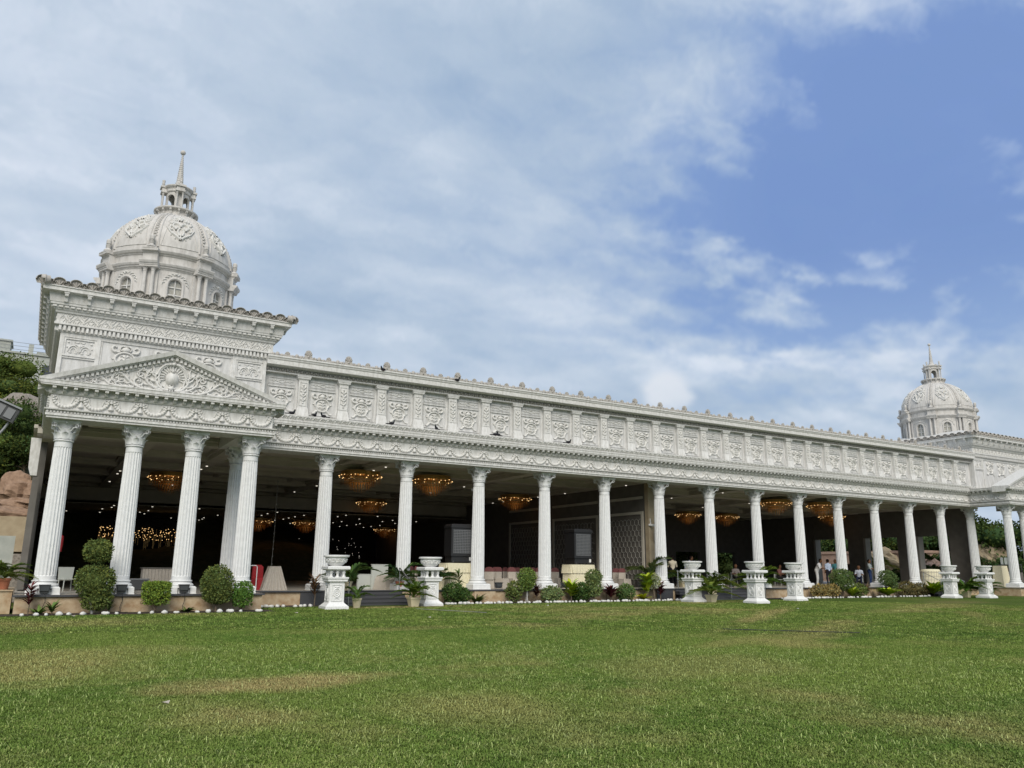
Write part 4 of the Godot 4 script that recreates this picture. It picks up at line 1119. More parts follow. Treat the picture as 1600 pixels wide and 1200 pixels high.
func make_chandelier() -> Node3D:
	var o := thing("chandelier", "lit gilt crystal chandelier fixed to the hall ceiling", "chandelier", Vector3.ZERO, 0, "chandeliers in the hall")
	var st := S()
	var r := RandomNumberGenerator.new(); r.seed = 5
	for t in [[1.05, 0.22, -0.20], [0.80, 0.05, -0.34], [0.55, -0.10, -0.50], [0.30, -0.28, -0.62]]:
		var n := int(t[0] * 44)
		for k in n:
			var a := TAU * k / n; var p: Vector3 = Vector3(sin(a), 0, cos(a)) * t[0]; var u := Vector3(cos(a), 0, -sin(a)) * 0.022
			var y0: float = t[1]; var y1: float = t[2] + r.randf_range(-0.05, 0.05)
			quad(st, p - u + Vector3.UP * y0, p + u + Vector3.UP * y0, p * 0.97 + u * 0.4 + Vector3.UP * y1, p * 0.97 - u * 0.4 + Vector3.UP * y1)
	tag(part(o, "crystal_strips", st, M.crystal), "", "", "", "stuff")
	st = S()
	for t in [[1.05, 0.22], [0.80, 0.05], [0.55, -0.10]]: lathe(st, [V(t[0] - 0.03, t[1] - 0.02), V(t[0] + 0.02, t[1] - 0.02), V(t[0] + 0.03, t[1] + 0.03), V(t[0] - 0.03, t[1] + 0.04)], 32)
	lathe(st, [V(0.0, 0.25), V(1.0, 0.25), V(1.0, 0.42), V(0, 0.42)], 32)
	part(o, "rim", st, M.gold)
	st = S()
	for k in 22:
		var a := TAU * k / 22.0 + r.randf_range(-0.1, 0.1); ball(st, Vector3(sin(a) * 1.09, 0.16 + r.randf_range(-0.03, 0.05), cos(a) * 1.09), Vector3.ONE * 0.02, 6, 4)
	for k in 7:
		var a := TAU * k / 7.0; ball(st, Vector3(sin(a) * 0.9, 0.05, cos(a) * 0.9), Vector3.ONE * 0.026, 6, 4)
	part(o, "bulb", st, M.bulb)
	var l := OmniLight3D.new(); l.name = "glow"; l.light_energy = 0.045; l.light_color = Color(1.0, 0.72, 0.40); l.light_size = 0.3; l.omni_range = 30.0; l.omni_attenuation = 2.0; l.shadow_enabled = true
	o.add_child(l); l.position = Vector3(0, -0.02, 0)
	return o

# ---------------------------------------------------------------- steps, handrails, urns
func steps(x0: float, x1: float, z0: float, label: String) -> void:
	var o := thing("steps", label, "steps", Vector3((x0 + x1) / 2, GL, z0), 0, "granite steps up to the terrace")
	var w := (x1 - x0) / 2.0; var h := (TL - GL) / 4.0
	for i in 4:
		var st := S(); bx(st, -w, w, -0.1, h * (4 - i) - 0.03, 0.0, 0.02 + i * 0.31)
		bx(st, -w - 0.02, w + 0.02, h * (4 - i) - 0.03, h * (4 - i) + (-0.002 if i == 0 else 0.0), -0.01, 0.05 + i * 0.31)
		part(o, "step", st, M.granite)
func handrail(p0: Vector3, p1: Vector3, label: String) -> void:
	var o := thing("handrail", label, "handrail", p0, 0, "steel handrails at the steps")
	var d := p1 - p0
	var st := S(); tube(st, [Vector3(0, 0.92, 0), Vector3(0, 0.95, 0) + d * 0.05, Vector3(0, 0.95, 0) + d * 0.95, Vector3(0, 0.90, 0) + d], 0.024, 0.024, 8)
	part(o, "rail", st, M.steel)
	for q in [0.04, 0.96]:
		st = S(); tube(st, [d * q, d * q + Vector3.UP * 0.95], 0.022, 0.022, 8); part(o, "post", st, M.steel)
	st = S(); tube(st, [Vector3(0, 0.5, 0) + d * 0.04, Vector3(0, 0.5, 0) + d * 0.96], 0.012, 0.012, 6); part(o, "lower_rail", st, M.steel)
func make_urn() -> Node3D:
	var o := thing("urn_planter", "", "planter", Vector3.ZERO, 0, "white urns on carved pedestals")
	var st := S()
	taper(st, -0.03, 0.10, 0.44, 0.44, 0.44, 0.44); taper(st, 0.10, 0.22, 0.43, 0.43, 0.30, 0.30); taper(st, 0.22, 0.25, 0.30, 0.30, 0.29, 0.29)
	taper(st, 0.25, 0.95, 0.285, 0.285, 0.285, 0.285)
	taper(st, 0.95, 1.0, 0.29, 0.29, 0.36, 0.36); taper(st, 1.0, 1.06, 0.37, 0.37, 0.37, 0.37); taper(st, 1.06, 1.10, 0.37, 0.37, 0.40, 0.40); taper(st, 1.10, 1.15, 0.40, 0.40, 0.40, 0.40)
	var p := part(o, "pedestal", st, M.urn_white)
	st = S()
	for q in [[-0.2, 0.2, 0.86, 0.885], [-0.2, 0.2, 0.29, 0.315], [-0.2, -0.175, 0.315, 0.86], [0.175, 0.2, 0.315, 0.86]]: bx(st, q[0], q[1], q[2], q[3], 0.0, 0.022)
	ridge(st, arc(0, 0.59, 0.125, 0.15, 0, 360, 18), 0.022, 0.022, 0.035); ridge(st, arc(0, 0.59, 0.07, 0.085, 0, 360, 14), 0.016, 0.016, 0.03); boss(st, 0, 0.59, 0.035, 0.04, 0.04)
	ridge(st, [V(-0.08, 0.80), V(0, 0.78), V(0.08, 0.80)], 0.02, 0.02, 0.03); ridge(st, [V(-0.08, 0.38), V(0, 0.40), V(0.08, 0.38)], 0.02, 0.02, 0.03)
	var cm := done(st)
	for k in 4: part(p, "carved_panel", cm, M.urn_white, Vector3(0, 0, 0.285).rotated(Vector3.UP, k * PI / 2), k * PI / 2)
	st = S(); lathe(st, [V(0.075, 1.15), V(0.075, 1.19), V(0.045, 1.21), V(0.05, 1.27), V(0.075, 1.33), V(0.055, 1.37), V(0.075, 1.39), V(0.075, 1.41)], 10)
	var bm := done(st)
	for x in [-1.0, 0.0, 1.0]:
		for z in [-1.0, 0.0, 1.0]:
			if x != 0.0 or z != 0.0: part(o, "baluster", bm, M.urn_white, Vector3(x * 0.24, 0, z * 0.24))
	st = S(); taper(st, 1.40, 1.44, 0.36, 0.36, 0.42, 0.42); taper(st, 1.44, 1.52, 0.43, 0.43, 0.43, 0.43); taper(st, 1.52, 1.55, 0.43, 0.43, 0.40, 0.40)
	part(o, "slab", st, M.urn_white)
	st = S()
	lathe(st, [V(0.20, 1.545), V(0.22, 1.57), V(0.29, 1.62), V(0.36, 1.70), V(0.395, 1.80), V(0.405, 1.86), V(0.42, 1.88), V(0.475, 1.885), V(0.485, 1.91), V(0.485, 1.95), V(0.44, 1.96), V(0.40, 1.94), V(0.30, 1.75), V(0, 1.72)], 36)
	var b := part(o, "bowl", st, M.urn_white)
	st = S()
	for k in 12:
		var a := k * PI / 6
		var f := func(x: float, y: float, h: float) -> Vector3:
			var rr := 0.36 + (y - 1.70) * 0.38 + h; var t := a + x / 0.38
			return Vector3(sin(t) * rr, y, cos(t) * rr)
		ridge(st, arc(0, 1.75, 0.06, 0.055, 0, 360, 8), 0.016, 0.016, 0.03, f); boss(st, 0, 1.75, 0.03, 0.03, 0.035, f, 6); ridge(st, [V(-0.10, 1.68), V(-0.05, 1.72), V(-0.08, 1.81)], 0.018, 0.01, 0.028, f)
	part(b, "relief", st, M.urn_white)
	return o
func stairs_and_urns() -> void:
	steps(4.15, 7.15, 0.79, "dark granite steps between the two urns beside a draped air cooler table")
	steps(22.7, 28.3, 0.79, "wide dark granite steps between three urns beyond the lattice wall")
	steps(44.6, 47.4, 0.79, "dark granite steps between the urns beside the far portico")
	handrail(Vector3(4.35, GL, 2.0), Vector3(4.35, TL, 0.75), "steel handrail behind the urn beside the near portico")
	handrail(Vector3(7.0, GL, 2.0), Vector3(7.0, TL, 0.75), "steel handrail behind the palm in the square cream pot")
	handrail(Vector3(22.9, GL, 2.0), Vector3(22.9, TL, 0.75), "steel handrail beside the partition wall")
	handrail(Vector3(25.6, GL, 2.0), Vector3(25.6, TL, 0.75), "steel handrail in the middle of the wide steps")
	handrail(Vector3(28.2, GL, 2.0), Vector3(28.2, TL, 0.75), "steel handrail beside the terracotta potted palm")
	handrail(Vector3(44.7, GL, 2.0), Vector3(44.7, TL, 0.75), "steel handrail between the wicker screen and far urn")
	handrail(Vector3(47.3, GL, 2.0), Vector3(47.3, TL, 0.75), "steel handrail nearest the far portico")
	var u := make_urn()
	var L := ["white urn on carved pedestal between the near portico and the steps", "white urn on carved pedestal beside the first draped air cooler table", "white urn on carved pedestal beside the partition end with men behind it", "white urn on pedestal standing out on the lawn before the wide steps", "white urn on carved pedestal beyond the terracotta potted palm", "white urn on carved pedestal beside the wicker screen", "white urn on carved pedestal nearest the far portico"]
	var P := [[526, 952], [676, 947], [1092, 941], [1191, 943], [1252, 939], [1496, 934.5], [1551, 934.5]]
	for i in 7:
		var o: Node3D = u if i == 0 else copy(u)
		o.set_meta("label", L[i]); o.position = at_y(P[i][0], P[i][1], GL); o.position.y = GL
		o.position.z -= 0.35
		o.rotation.y = 0.03 * (i % 3 - 1)

# ---------------------------------------------------------------- plants
func leaf(st: SurfaceTool, p: Vector3, d: Vector3, n: Vector3, L: float, w: float, c: Color) -> void:
	var s := d.cross(n).normalized() * w; var m := p + d * L * 0.5 + n * L * 0.08
	st.set_color(c)
	tri(st, p, m + s, p + d * L); tri(st, p, p + d * L, m - s)
func rv(r: RandomNumberGenerator) -> Vector3:
	var z := r.randf_range(-1, 1); var a := r.randf() * TAU; var q := sqrt(1 - z * z)
	return Vector3(q * cos(a), z, q * sin(a))
func tint(c: Color, r: RandomNumberGenerator, v := 0.3) -> Color:
	var k := 1.0 + r.randf_range(-v, v); var y := r.randf_range(-0.12, 0.22)
	return Color(c.r * k * (1.0 + y), c.g * k, c.b * k * (1.0 - y))
func foliage(st: SurfaceTool, n: int, c: Vector3, rad: Vector3, size: float, col: Color, r: RandomNumberGenerator, box := 0.0, shell := 0.55) -> void:
	for i in n:
		var d := rv(r)
		var q := d * pow(lerpf(shell, 1.0, r.randf()), 0.7)
		if box > 0.0:  # squarer clipped shapes
			var m := maxf(absf(d.x), maxf(absf(d.y), absf(d.z))); q = q.lerp(q / m, box)
		q *= 1.0 + 0.07 * sin(d.x * 6.0 + c.x * 5.0) * cos(d.z * 5.0 + d.y * 7.0 + c.z)
		var dir := (d * 0.7 + rv(r) * 0.9).normalized()
		leaf(st, c + q * rad, dir, rv(r), size * r.randf_range(0.7, 1.35), size * 0.3, tint(col, r))
func core(st: SurfaceTool, c: Vector3, rad: Vector3, col: Color) -> void:
	st.set_color(col); ball(st, c, rad, 14, 9, 0.1)
func shrub(n: String, label: String, cat: String, pos: Vector3, lumps: Array, leaf_size: float, col: Color, stem_h: float, seed_: int, dens := 900.0, box := 0.0, group := "", bark := "bark") -> Node3D:
	var o := thing(n, label, cat, pos, 0, group)
	var r := RandomNumberGenerator.new(); r.seed = seed_
	col = Color(col.r * 1.85, col.g * 1.8, col.b * 1.8)
	var st := S()
	for l in lumps:
		var c: Vector3 = l[0]; var rad: Vector3 = l[1]
		core(st, c, rad * (0.52 if box == 0.0 else 0.58), col)
		foliage(st, int(dens * (rad.x * rad.y + rad.y * rad.z + rad.x * rad.z) / (leaf_size * leaf_size * 300.0) * 7.5), c, rad, leaf_size, col, r, box)
	part(o, "foliage", st, M.leaf)
	st = S()
	if stem_h > 0.0:
		for k in 3: tube(st, [Vector3(r.randf_range(-0.05, 0.05), -0.05, r.randf_range(-0.05, 0.05)), Vector3(r.randf_range(-0.06, 0.06), stem_h * 0.5, r.randf_range(-0.06, 0.06)), Vector3(r.randf_range(-0.12, 0.12), stem_h * 1.15, r.randf_range(-0.12, 0.12))], 0.035, 0.02, 6)
		part(o, "stem", st, M[bark])
	return o
func strappy(n: String, label: String, cat: String, pos: Vector3, h: float, spread: float, cnt: int, wid: float, col: Color, seed_: int, stem := 0.0, group := "") -> Node3D:  # rosette of long leaves, on a cane when stem > 0
	var o := thing(n, label, cat, pos, 0, group)
	var r := RandomNumberGenerator.new(); r.seed = seed_
	var st := S()
	col = Color(col.r * 1.55, col.g * 1.55, col.b * 1.55)
	for i in int(cnt * 1.7):
		var a := r.randf() * TAU; var up := r.randf_range(0.35, 1.0); var L := h * r.randf_range(0.65, 1.2)
		var d := Vector3(cos(a), 0, sin(a)); var b := Vector3(0, stem * r.randf_range(0.35, 1.0), 0)
		var c := tint(col, r, 0.35); var s := Vector3(-sin(a), 0, cos(a)) * wid
		var prev := b; var pw := 0.35
		for k in 4:
			var t := (k + 1) / 4.0
			var q := b + d * spread * t * (1.2 - up * 0.6) * L / h + Vector3.UP * L * (t * up - t * t * up * 0.45)
			var w := sin(PI * (t * 0.85 + 0.12))
			if k == 3: w = 0.02
			st.set_color(c); quad(st, prev - s * pw, prev + s * pw, q + s * w, q - s * w); prev = q; pw = w
	part(o, "foliage", st, M.leaf)
	if pos.z < 2.0: o.scale = Vector3.ONE * 1.3
	if stem > 0.0:
		st = S(); tube(st, [Vector3(0, -0.05, 0), Vector3(0.02, stem * 0.5, 0.01), Vector3(0, stem, 0)], 0.02, 0.014, 6); part(o, "stem", st, M.bark)
	return o
func fronds(st: SurfaceTool, cnt: int, L: float, base: float, col: Color, r: RandomNumberGenerator, droop := 0.7) -> void:
	for i in cnt:
		var a := TAU * i / cnt + r.randf_range(-0.35, 0.35); var up := r.randf_range(0.55, 1.25); var l := L * r.randf_range(0.7, 1.05)
		var d := Vector3(cos(a), 0, sin(a)); var s := Vector3(-sin(a), 0, cos(a)); var c := tint(col, r, 0.25)
		var pts := []
		for k in 8:
			var t := k / 7.0; pts.append(Vector3(0, base, 0) + d * l * 0.75 * t * (0.35 + 0.65 * t) / up + Vector3.UP * l * (up * t - droop * t * t))
		st.set_color(c * 0.9); tube(st, pts, 0.012 * L, 0.005 * L, 4, false)
		for k in range(5, 28):
			var t := k / 28.0; var f := t * 7.0; var i0 := mini(int(f), 6); var p: Vector3 = pts[i0].lerp(pts[i0 + 1], f - i0)
			var tg: Vector3 = (pts[i0 + 1] - pts[i0]).normalized()
			var ll := 0.30 * l * sin(PI * (0.15 + 0.8 * t))
			for sd in [-1.0, 1.0]:
				var dir: Vector3 = (s * sd * 0.8 + tg * 0.65 + Vector3.DOWN * r.randf_range(0.0, 0.3) + Vector3.UP * 0.25).normalized()
				leaf(st, p, dir, Vector3.UP, ll, ll * 0.075, tint(c, r, 0.15))
func palm(label: String, pos: Vector3, h: float, cnt: int, pot: String, seed_: int, col := Color(0.07, 0.12, 0.025), group := "potted palms") -> Node3D:
	var o := thing("potted_palm", label, "potted plant", pos, 0, group)
	var r := RandomNumberGenerator.new(); r.seed = seed_
	var st := S(); var top := 0.36
	if pot == "square":
		taper(st, 0.0, 0.30, 0.15, 0.15, 0.205, 0.205); taper(st, 0.30, 0.36, 0.225, 0.225, 0.23, 0.23); part(o, "pot", st, M.cream_pot)
	elif pot == "cream":
		lathe(st, [V(0, 0), V(0.13, 0), V(0.17, 0.29), V(0.19, 0.30), V(0.19, 0.36), V(0.165, 0.36), V(0.155, 0.32)], 18); part(o, "pot", st, M.cream_pot)
	else:
		lathe(st, [V(0, 0), V(0.13, 0), V(0.165, 0.27), V(0.19, 0.28), V(0.19, 0.36), V(0.165, 0.36), V(0.155, 0.32)], 18); part(o, "pot", st, M.terracotta)
	st = S(); lathe(st, [V(0.16, 0.33), V(0, 0.34)], 12); part(o, "soil", st, M.soil)
	col = Color(col.r * 1.5, col.g * 1.5, col.b * 1.5)
	st = S(); fronds(st, cnt, h, top - 0.03, col, r)
	part(o, "foliage", st, M.leaf)
	return o
func bed(px: float, z := 1.35) -> Vector3:
	var p := at_z(px, 938.0, z); p.y = GL; return p
func planting() -> void:
	var G := Color(0.060, 0.082, 0.026); var G2 := Color(0.050, 0.085, 0.022); var Y := Color(0.20, 0.27, 0.03); var R := Color(0.075, 0.022, 0.025); var DK := Color(0.032, 0.060, 0.018)
	# along the portico
	var p := bed(145, 4.3); shrub("topiary_bush", "tall clipped bush in two tiers, a ball on a block, before the portico", "bush", p, [[Vector3(0, 1.02, 0), Vector3(0.58, 0.50, 0.5)], [Vector3(-0.02, 1.94, 0), Vector3(0.42, 0.37, 0.40)], [Vector3(0.1, 0.52, 0), Vector3(0.46, 0.40, 0.4)]], 0.075, G, 0.5, 1, 800, 0.25, "clipped bushes", "pale_bark")
	p = bed(243, 4.3); shrub("topiary_bush", "low square clipped bush with bright green top before the portico", "bush", p, [[Vector3(0, 0.62, 0), Vector3(0.42, 0.36, 0.38)], [Vector3(0, 0.86, 0), Vector3(0.43, 0.13, 0.38)]], 0.07, Color(0.085, 0.13, 0.025), 0.35, 2, 900, 0.6, "clipped bushes")
	p = bed(337, 4.3); shrub("topiary_bush", "dome shaped clipped bush before the portico", "bush", p, [[Vector3(0, 0.92, 0), Vector3(0.52, 0.62, 0.46)], [Vector3(0.05, 0.62, 0), Vector3(0.46, 0.36, 0.42)]], 0.075, G, 0.45, 3, 900, 0.15, "clipped bushes")
	p = bed(378, 4.35); shrub("topiary_bush", "small dark green block bush at the portico corner", "bush", p, [[Vector3(0, 0.58, 0), Vector3(0.33, 0.42, 0.32)]], 0.07, Color(0.05, 0.10, 0.022), 0.2, 4, 900, 0.5, "clipped bushes")
	strappy("yucca", "low spiky green plant under the grey floodlight", "plant", bed(62, 4.3), 0.5, 0.45, 26, 0.03, Color(0.07, 0.11, 0.03), 5)
	strappy("yucca", "spiky green plant beside the tall two tier bush", "plant", bed(83, 4.3), 0.5, 0.4, 22, 0.03, Color(0.07, 0.11, 0.03), 6, 0.2)
	strappy("cordyline", "dark red leaved plant beside the drain pipe", "plant", bed(46, 4.1), 0.42, 0.38, 34, 0.03, R, 7, 0.85)
	strappy("cordyline", "dry reddish spiky plant beside the near stone facing", "plant", bed(491, 1.4), 0.55, 0.4, 34, 0.018, Color(0.10, 0.06, 0.035), 8, 0.75)
	strappy("cordyline", "brown spiky plant at the corner of portico and wing", "plant", bed(393, 3.2), 0.7, 0.5, 26, 0.018, Color(0.12, 0.08, 0.045), 9, 0.1)
	strappy("weeds", "thin straggling weeds beside the floodlight cable", "plant", bed(172, 4.2), 0.5, 0.25, 14, 0.02, DK, 10, 0.2)
	strappy("ground_creeper", "low creeper below the second portico column", "plant", bed(293, 4.2), 0.3, 0.5, 40, 0.03, G2, 11)
	# along the wing, from the first urn to the far portico
	shrub("bedding_shrub", "dark leafy shrub beside the second urn", "shrub", bed(708), [[Vector3(0, 0.45, 0), Vector3(0.52, 0.42, 0.4)], [Vector3(0.4, 0.35, 0.1), Vector3(0.4, 0.32, 0.35)]], 0.12, DK, 0.2, 12, 800, 0.0, "bedding shrubs")
	strappy("fern", "feathery green fern below the first air cooler table", "plant", bed(745), 0.65, 0.6, 50, 0.02, Color(0.08, 0.11, 0.03), 13)
	strappy("dracaena", "tall thin stemmed plant in front of the first draped table", "plant", bed(716, 1.2), 0.4, 0.3, 16, 0.03, G, 14, 1.0)
	shrub("lollipop_tree", "clipped topiary on white stem between two floodlights", "bush", bed(823), [[Vector3(0, 1.10, 0), Vector3(0.42, 0.46, 0.40)], [Vector3(-0.05, 0.78, 0), Vector3(0.34, 0.25, 0.32)]], 0.08, Color(0.075, 0.115, 0.03), 0.75, 15, 800, 0.2, "clipped bushes", "pale_bark")
	strappy("cordyline", "dark red plant at the foot of the clipped topiary", "plant", bed(838, 1.3), 0.4, 0.3, 34, 0.03, Color(0.05, 0.022, 0.02), 16, 0.5)
	shrub("bedding_shrub", "loose green shrub left of the clipped topiary", "shrub", bed(803, 1.2), [[Vector3(0, 0.5, 0), Vector3(0.38, 0.45, 0.35)]], 0.11, G, 0.2, 17, 600, 0.0, "bedding shrubs")
	shrub("bedding_shrub", "pale green spreading shrub before the second draped table", "shrub", bed(862), [[Vector3(0, 0.38, 0), Vector3(0.6, 0.36, 0.4)]], 0.10, Color(0.085, 0.12, 0.05), 0.2, 18, 700, 0.0, "bedding shrubs")
	strappy("croton", "bright yellow green rosette plant before the second draped table", "plant", bed(892), 0.55, 0.5, 40, 0.065, Y, 19, 0.55, "yellow leaved plants")
	shrub("bedding_shrub", "dark shrub behind the yellow green rosette plant", "shrub", bed(908, 1.2), [[Vector3(0, 0.45, 0), Vector3(0.55, 0.42, 0.4)]], 0.11, DK, 0.2, 20, 800, 0.0, "bedding shrubs")
	shrub("lollipop_tree", "clipped topiary with loose green skirt beside the second draped table", "bush", bed(928), [[Vector3(0, 1.15, 0), Vector3(0.42, 0.36, 0.38)], [Vector3(-0.05, 0.62, 0), Vector3(0.46, 0.40, 0.4)]], 0.09, Color(0.075, 0.105, 0.04), 0.5, 21, 700, 0.1, "clipped bushes")
	strappy("cordyline", "wide dark red plant below the last hall chairs", "plant", bed(955), 0.55, 0.55, 60, 0.03, R, 22, 0.4)
	shrub("bedding_shrub", "mid green shrub with pale flowers beside the dark red plant", "shrub", bed(978), [[Vector3(0, 0.42, 0), Vector3(0.5, 0.40, 0.4)]], 0.10, Color(0.055, 0.09, 0.03), 0.2, 23, 800, 0.0, "bedding shrubs")
	strappy("croton", "tall yellow green plant before the partition end", "plant", bed(1012), 0.6, 0.5, 46, 0.07, Y, 24, 0.85, "yellow leaved plants")
	strappy("croton", "low yellow plant at the foot of the tall yellow green one", "plant", bed(1004, 1.6), 0.4, 0.45, 30, 0.05, Color(0.30, 0.32, 0.03), 25, 0.1, "yellow leaved plants")
	shrub("bedding_shrub", "pale silvery shrub beside the partition end", "shrub", bed(1022, 1.3), [[Vector3(0, 0.95, 0), Vector3(0.36, 0.40, 0.36)]], 0.09, Color(0.16, 0.19, 0.11), 0.8, 26, 500, 0.0, "bedding shrubs")
	strappy("cordyline", "dark red spiky plant beside the stone facing of the partition", "plant", bed(1032), 0.45, 0.4, 40, 0.03, R, 27, 0.6)
	shrub("bedding_shrub", "dry straw coloured shrub right of the fifth urn", "shrub", bed(1282), [[Vector3(0, 0.4, 0), Vector3(0.75, 0.36, 0.4)], [Vector3(1.0, 0.42, 0), Vector3(0.7, 0.38, 0.4)]], 0.12, Color(0.13, 0.11, 0.045), 0.2, 28, 500, 0.0, "bedding shrubs")
	shrub("round_topiary", "large round clipped bush on short trunk before the right hall", "bush", bed(1318), [[Vector3(0, 1.05, 0), Vector3(0.72, 0.62, 0.6)]], 0.085, Color(0.055, 0.085, 0.03), 0.6, 29, 800, 0.35, "clipped bushes")
	strappy("croton", "bright yellow plant right of the large round bush", "plant", bed(1332, 1.6), 0.6, 0.5, 40, 0.07, Y, 30, 0.2, "yellow leaved plants")
	shrub("bedding_shrub", "green block of shrub behind the bright yellow plant", "shrub", bed(1343), [[Vector3(0, 0.42, 0), Vector3(0.55, 0.38, 0.4)]], 0.10, G, 0.2, 31, 700, 0.3, "bedding shrubs")
	strappy("cordyline", "reddish grass plume between two clipped bushes", "plant", bed(1354), 0.9, 0.4, 60, 0.02, Color(0.10, 0.07, 0.04), 32, 0.2)
	shrub("round_topiary", "smaller clipped bush with leaning top beyond the large round one", "bush", bed(1390), [[Vector3(0, 1.15, 0), Vector3(0.55, 0.45, 0.5)], [Vector3(0.3, 0.75, 0), Vector3(0.4, 0.25, 0.35)]], 0.09, Color(0.05, 0.078, 0.03), 0.6, 33, 700, 0.35, "clipped bushes")
	strappy("croton", "wide yellow green mound below the smaller clipped bush", "plant", bed(1388, 1.7), 0.6, 0.8, 60, 0.08, Y, 34, 0.2, "yellow leaved plants")
	shrub("bedding_shrub", "brownish hedge patch between the yellow mounds", "shrub", bed(1418), [[Vector3(0, 0.5, 0), Vector3(0.9, 0.45, 0.4)], [Vector3(1.4, 0.45, 0), Vector3(0.9, 0.4, 0.4)]], 0.12, Color(0.07, 0.065, 0.03), 0.2, 35, 500, 0.0, "bedding shrubs")
	strappy("croton", "yellow green mound beside the wicker screen", "plant", bed(1460, 1.6), 0.75, 0.8, 60, 0.08, Y, 36, 0.3, "yellow leaved plants")
	shrub("bedding_shrub", "dark green shrub between wicker screen and far urn", "shrub", bed(1478), [[Vector3(0, 0.5, 0), Vector3(0.8, 0.45, 0.4)]], 0.11, DK, 0.2, 37, 600, 0.0, "bedding shrubs")
	# potted palms
	palm("slender palm in a round ribbed cream pot at the left of the near steps", at_y(557, 950, GL), 1.0, 7, "cream", 41)
	palm("bushy palm in a square cream pot at the right of the near steps", at_y(646, 948, GL), 1.25, 14, "square", 42)
	palm("tall palm in a terracotta pot on the terrace beside the first draped table", at_y(624, 921.5, TL), 1.6, 10, "clay", 43, Color(0.05, 0.09, 0.03))
	palm("palm with big arching fronds on the terrace behind the near urn", at_y(543, 922.5, TL), 1.7, 8, "cream", 44, Color(0.05, 0.085, 0.025))
	palm("palm in a cream pot tucked behind the second urn", at_y(688, 921, TL), 1.4, 9, "cream", 45, Color(0.045, 0.08, 0.025))
	palm("palm in a square cream pot at the foot of the wide steps", at_y(1112, 941, GL), 1.6, 14, "square", 46, Color(0.085, 0.13, 0.03))
	palm("palm in a square cream pot standing on the wide steps", Vector3(24.8, TL - 0.3, 1.35), 1.7, 14, "square", 47, Color(0.08, 0.12, 0.03))
	palm("palm in a terracotta pot at the right of the wide steps", Vector3(28.6, TL - 0.3, 1.2), 2.0, 16, "clay", 48)
	palm("palm in a cream pot on the terrace beside the man in cream shirt", at_y(1067, 917, TL), 1.6, 9, "square", 49, Color(0.05, 0.085, 0.025))
	palm("palm with thin tall fronds before the lattice panel", at_y(1017, 918.5, TL), 2.2, 7, "clay", 50, Color(0.06, 0.09, 0.035))
	palm("leafy palm in a square cream pot beside the far granite steps", at_y(1511, 933.5, GL), 1.9, 16, "square", 51)
	palm("small palm in a round cream pot behind the last urn", at_y(1543, 933.5, GL), 1.5, 12, "cream", 52)
	palm("short palm in a small terracotta pot near the clipped topiary", at_y(800, 939, GL), 0.7, 9, "clay", 53)

# ---------------------------------------------------------------- furniture
func make_table() -> Node3D:
	var o := thing("draped_table", "", "table", Vector3.ZERO, 0, "tables draped in cream cloth")
	var st := S()
	# skirt with folds
	for lay in [[0.0, 1.14, 0.76, 0.50, 0.028, 60], [0.74, 1.17, 0.80, 0.54, 0.035, 34]]:
		var per := []; var n: int = lay[5]
		for k in n * 2:
			var t := float(k) / (n * 2); var a := t * TAU
			var e := Vector2(cos(a), sin(a)); var m := pow(pow(absf(e.x), 5.0) + pow(absf(e.y), 5.0), 0.2)
			per.append(Vector3(e.x / m * lay[2], 0, e.y / m * lay[3]))
		for k in per.size():
			var j := (k + 1) % per.size()
			var f0: float = 1.0 + (lay[4] if k % 2 else -lay[4]); var f1: float = 1.0 + (lay[4] if j % 2 else -lay[4])
			quad(st, per[k] * f0 + Vector3.UP * lay[0], per[j] * f1 + Vector3.UP * lay[0], per[j] * 0.985 + Vector3.UP * lay[1], per[k] * 0.985 + Vector3.UP * lay[1])
			tri(st, per[k] * 0.985 + Vector3.UP * lay[1], Vector3.UP * lay[1], per[j] * 0.985 + Vector3.UP * lay[1])
	part(o, "cloth", st, M.cream_cloth)
	return o
func make_cooler() -> Node3D:
	var o := thing("air_cooler", "", "air cooler", Vector3.ZERO, 0, "large black air coolers")
	var st := S()
	bx(st, -0.55, 0.55, 0.32, 1.62, -0.45, 0.42); bx(st, -0.58, 0.58, 1.62, 1.74, -0.48, 0.46); taper(st, 1.74, 1.80, 0.56, 0.45, 0.50, 0.40)
	part(o, "body", st, M.black)
	st = S(); bx(st, -0.47, 0.47, 0.42, 1.55, 0.40, 0.43)
	part(o, "front_panel", st, M.cooler_front)
	st = S()
	for i in 15: bx(st, -0.44, 0.44, 0.46 + i * 0.073, 0.48 + i * 0.073, 0.43, 0.455)
	for i in 11: bx(st, -0.43 + i * 0.085, -0.42 + i * 0.085, 0.45, 1.52, 0.432, 0.45)
	part(o, "grille", st, M.grille)
	st = S(); bx(st, -0.5, 0.5, 0.06, 0.32, -0.38, 0.36); part(o, "tank", st, M.black)
	for x in [-0.42, 0.42]:
		st = S(); tube(st, [Vector3(x - 0.02, 0.05, 0.36), Vector3(x + 0.02, 0.05, 0.36)], 0.05, 0.05, 10); tube(st, [Vector3(x, 0.05, 0.36), Vector3(x, 0.12, 0.34)], 0.02, 0.02, 6); part(o, "castor", st, M.dark_grey)
	st = S(); bx(st, 0.40, 0.50, 0.12, 0.28, 0.36, 0.40); part(o, "socket_box", st, M.pvc)
	return o
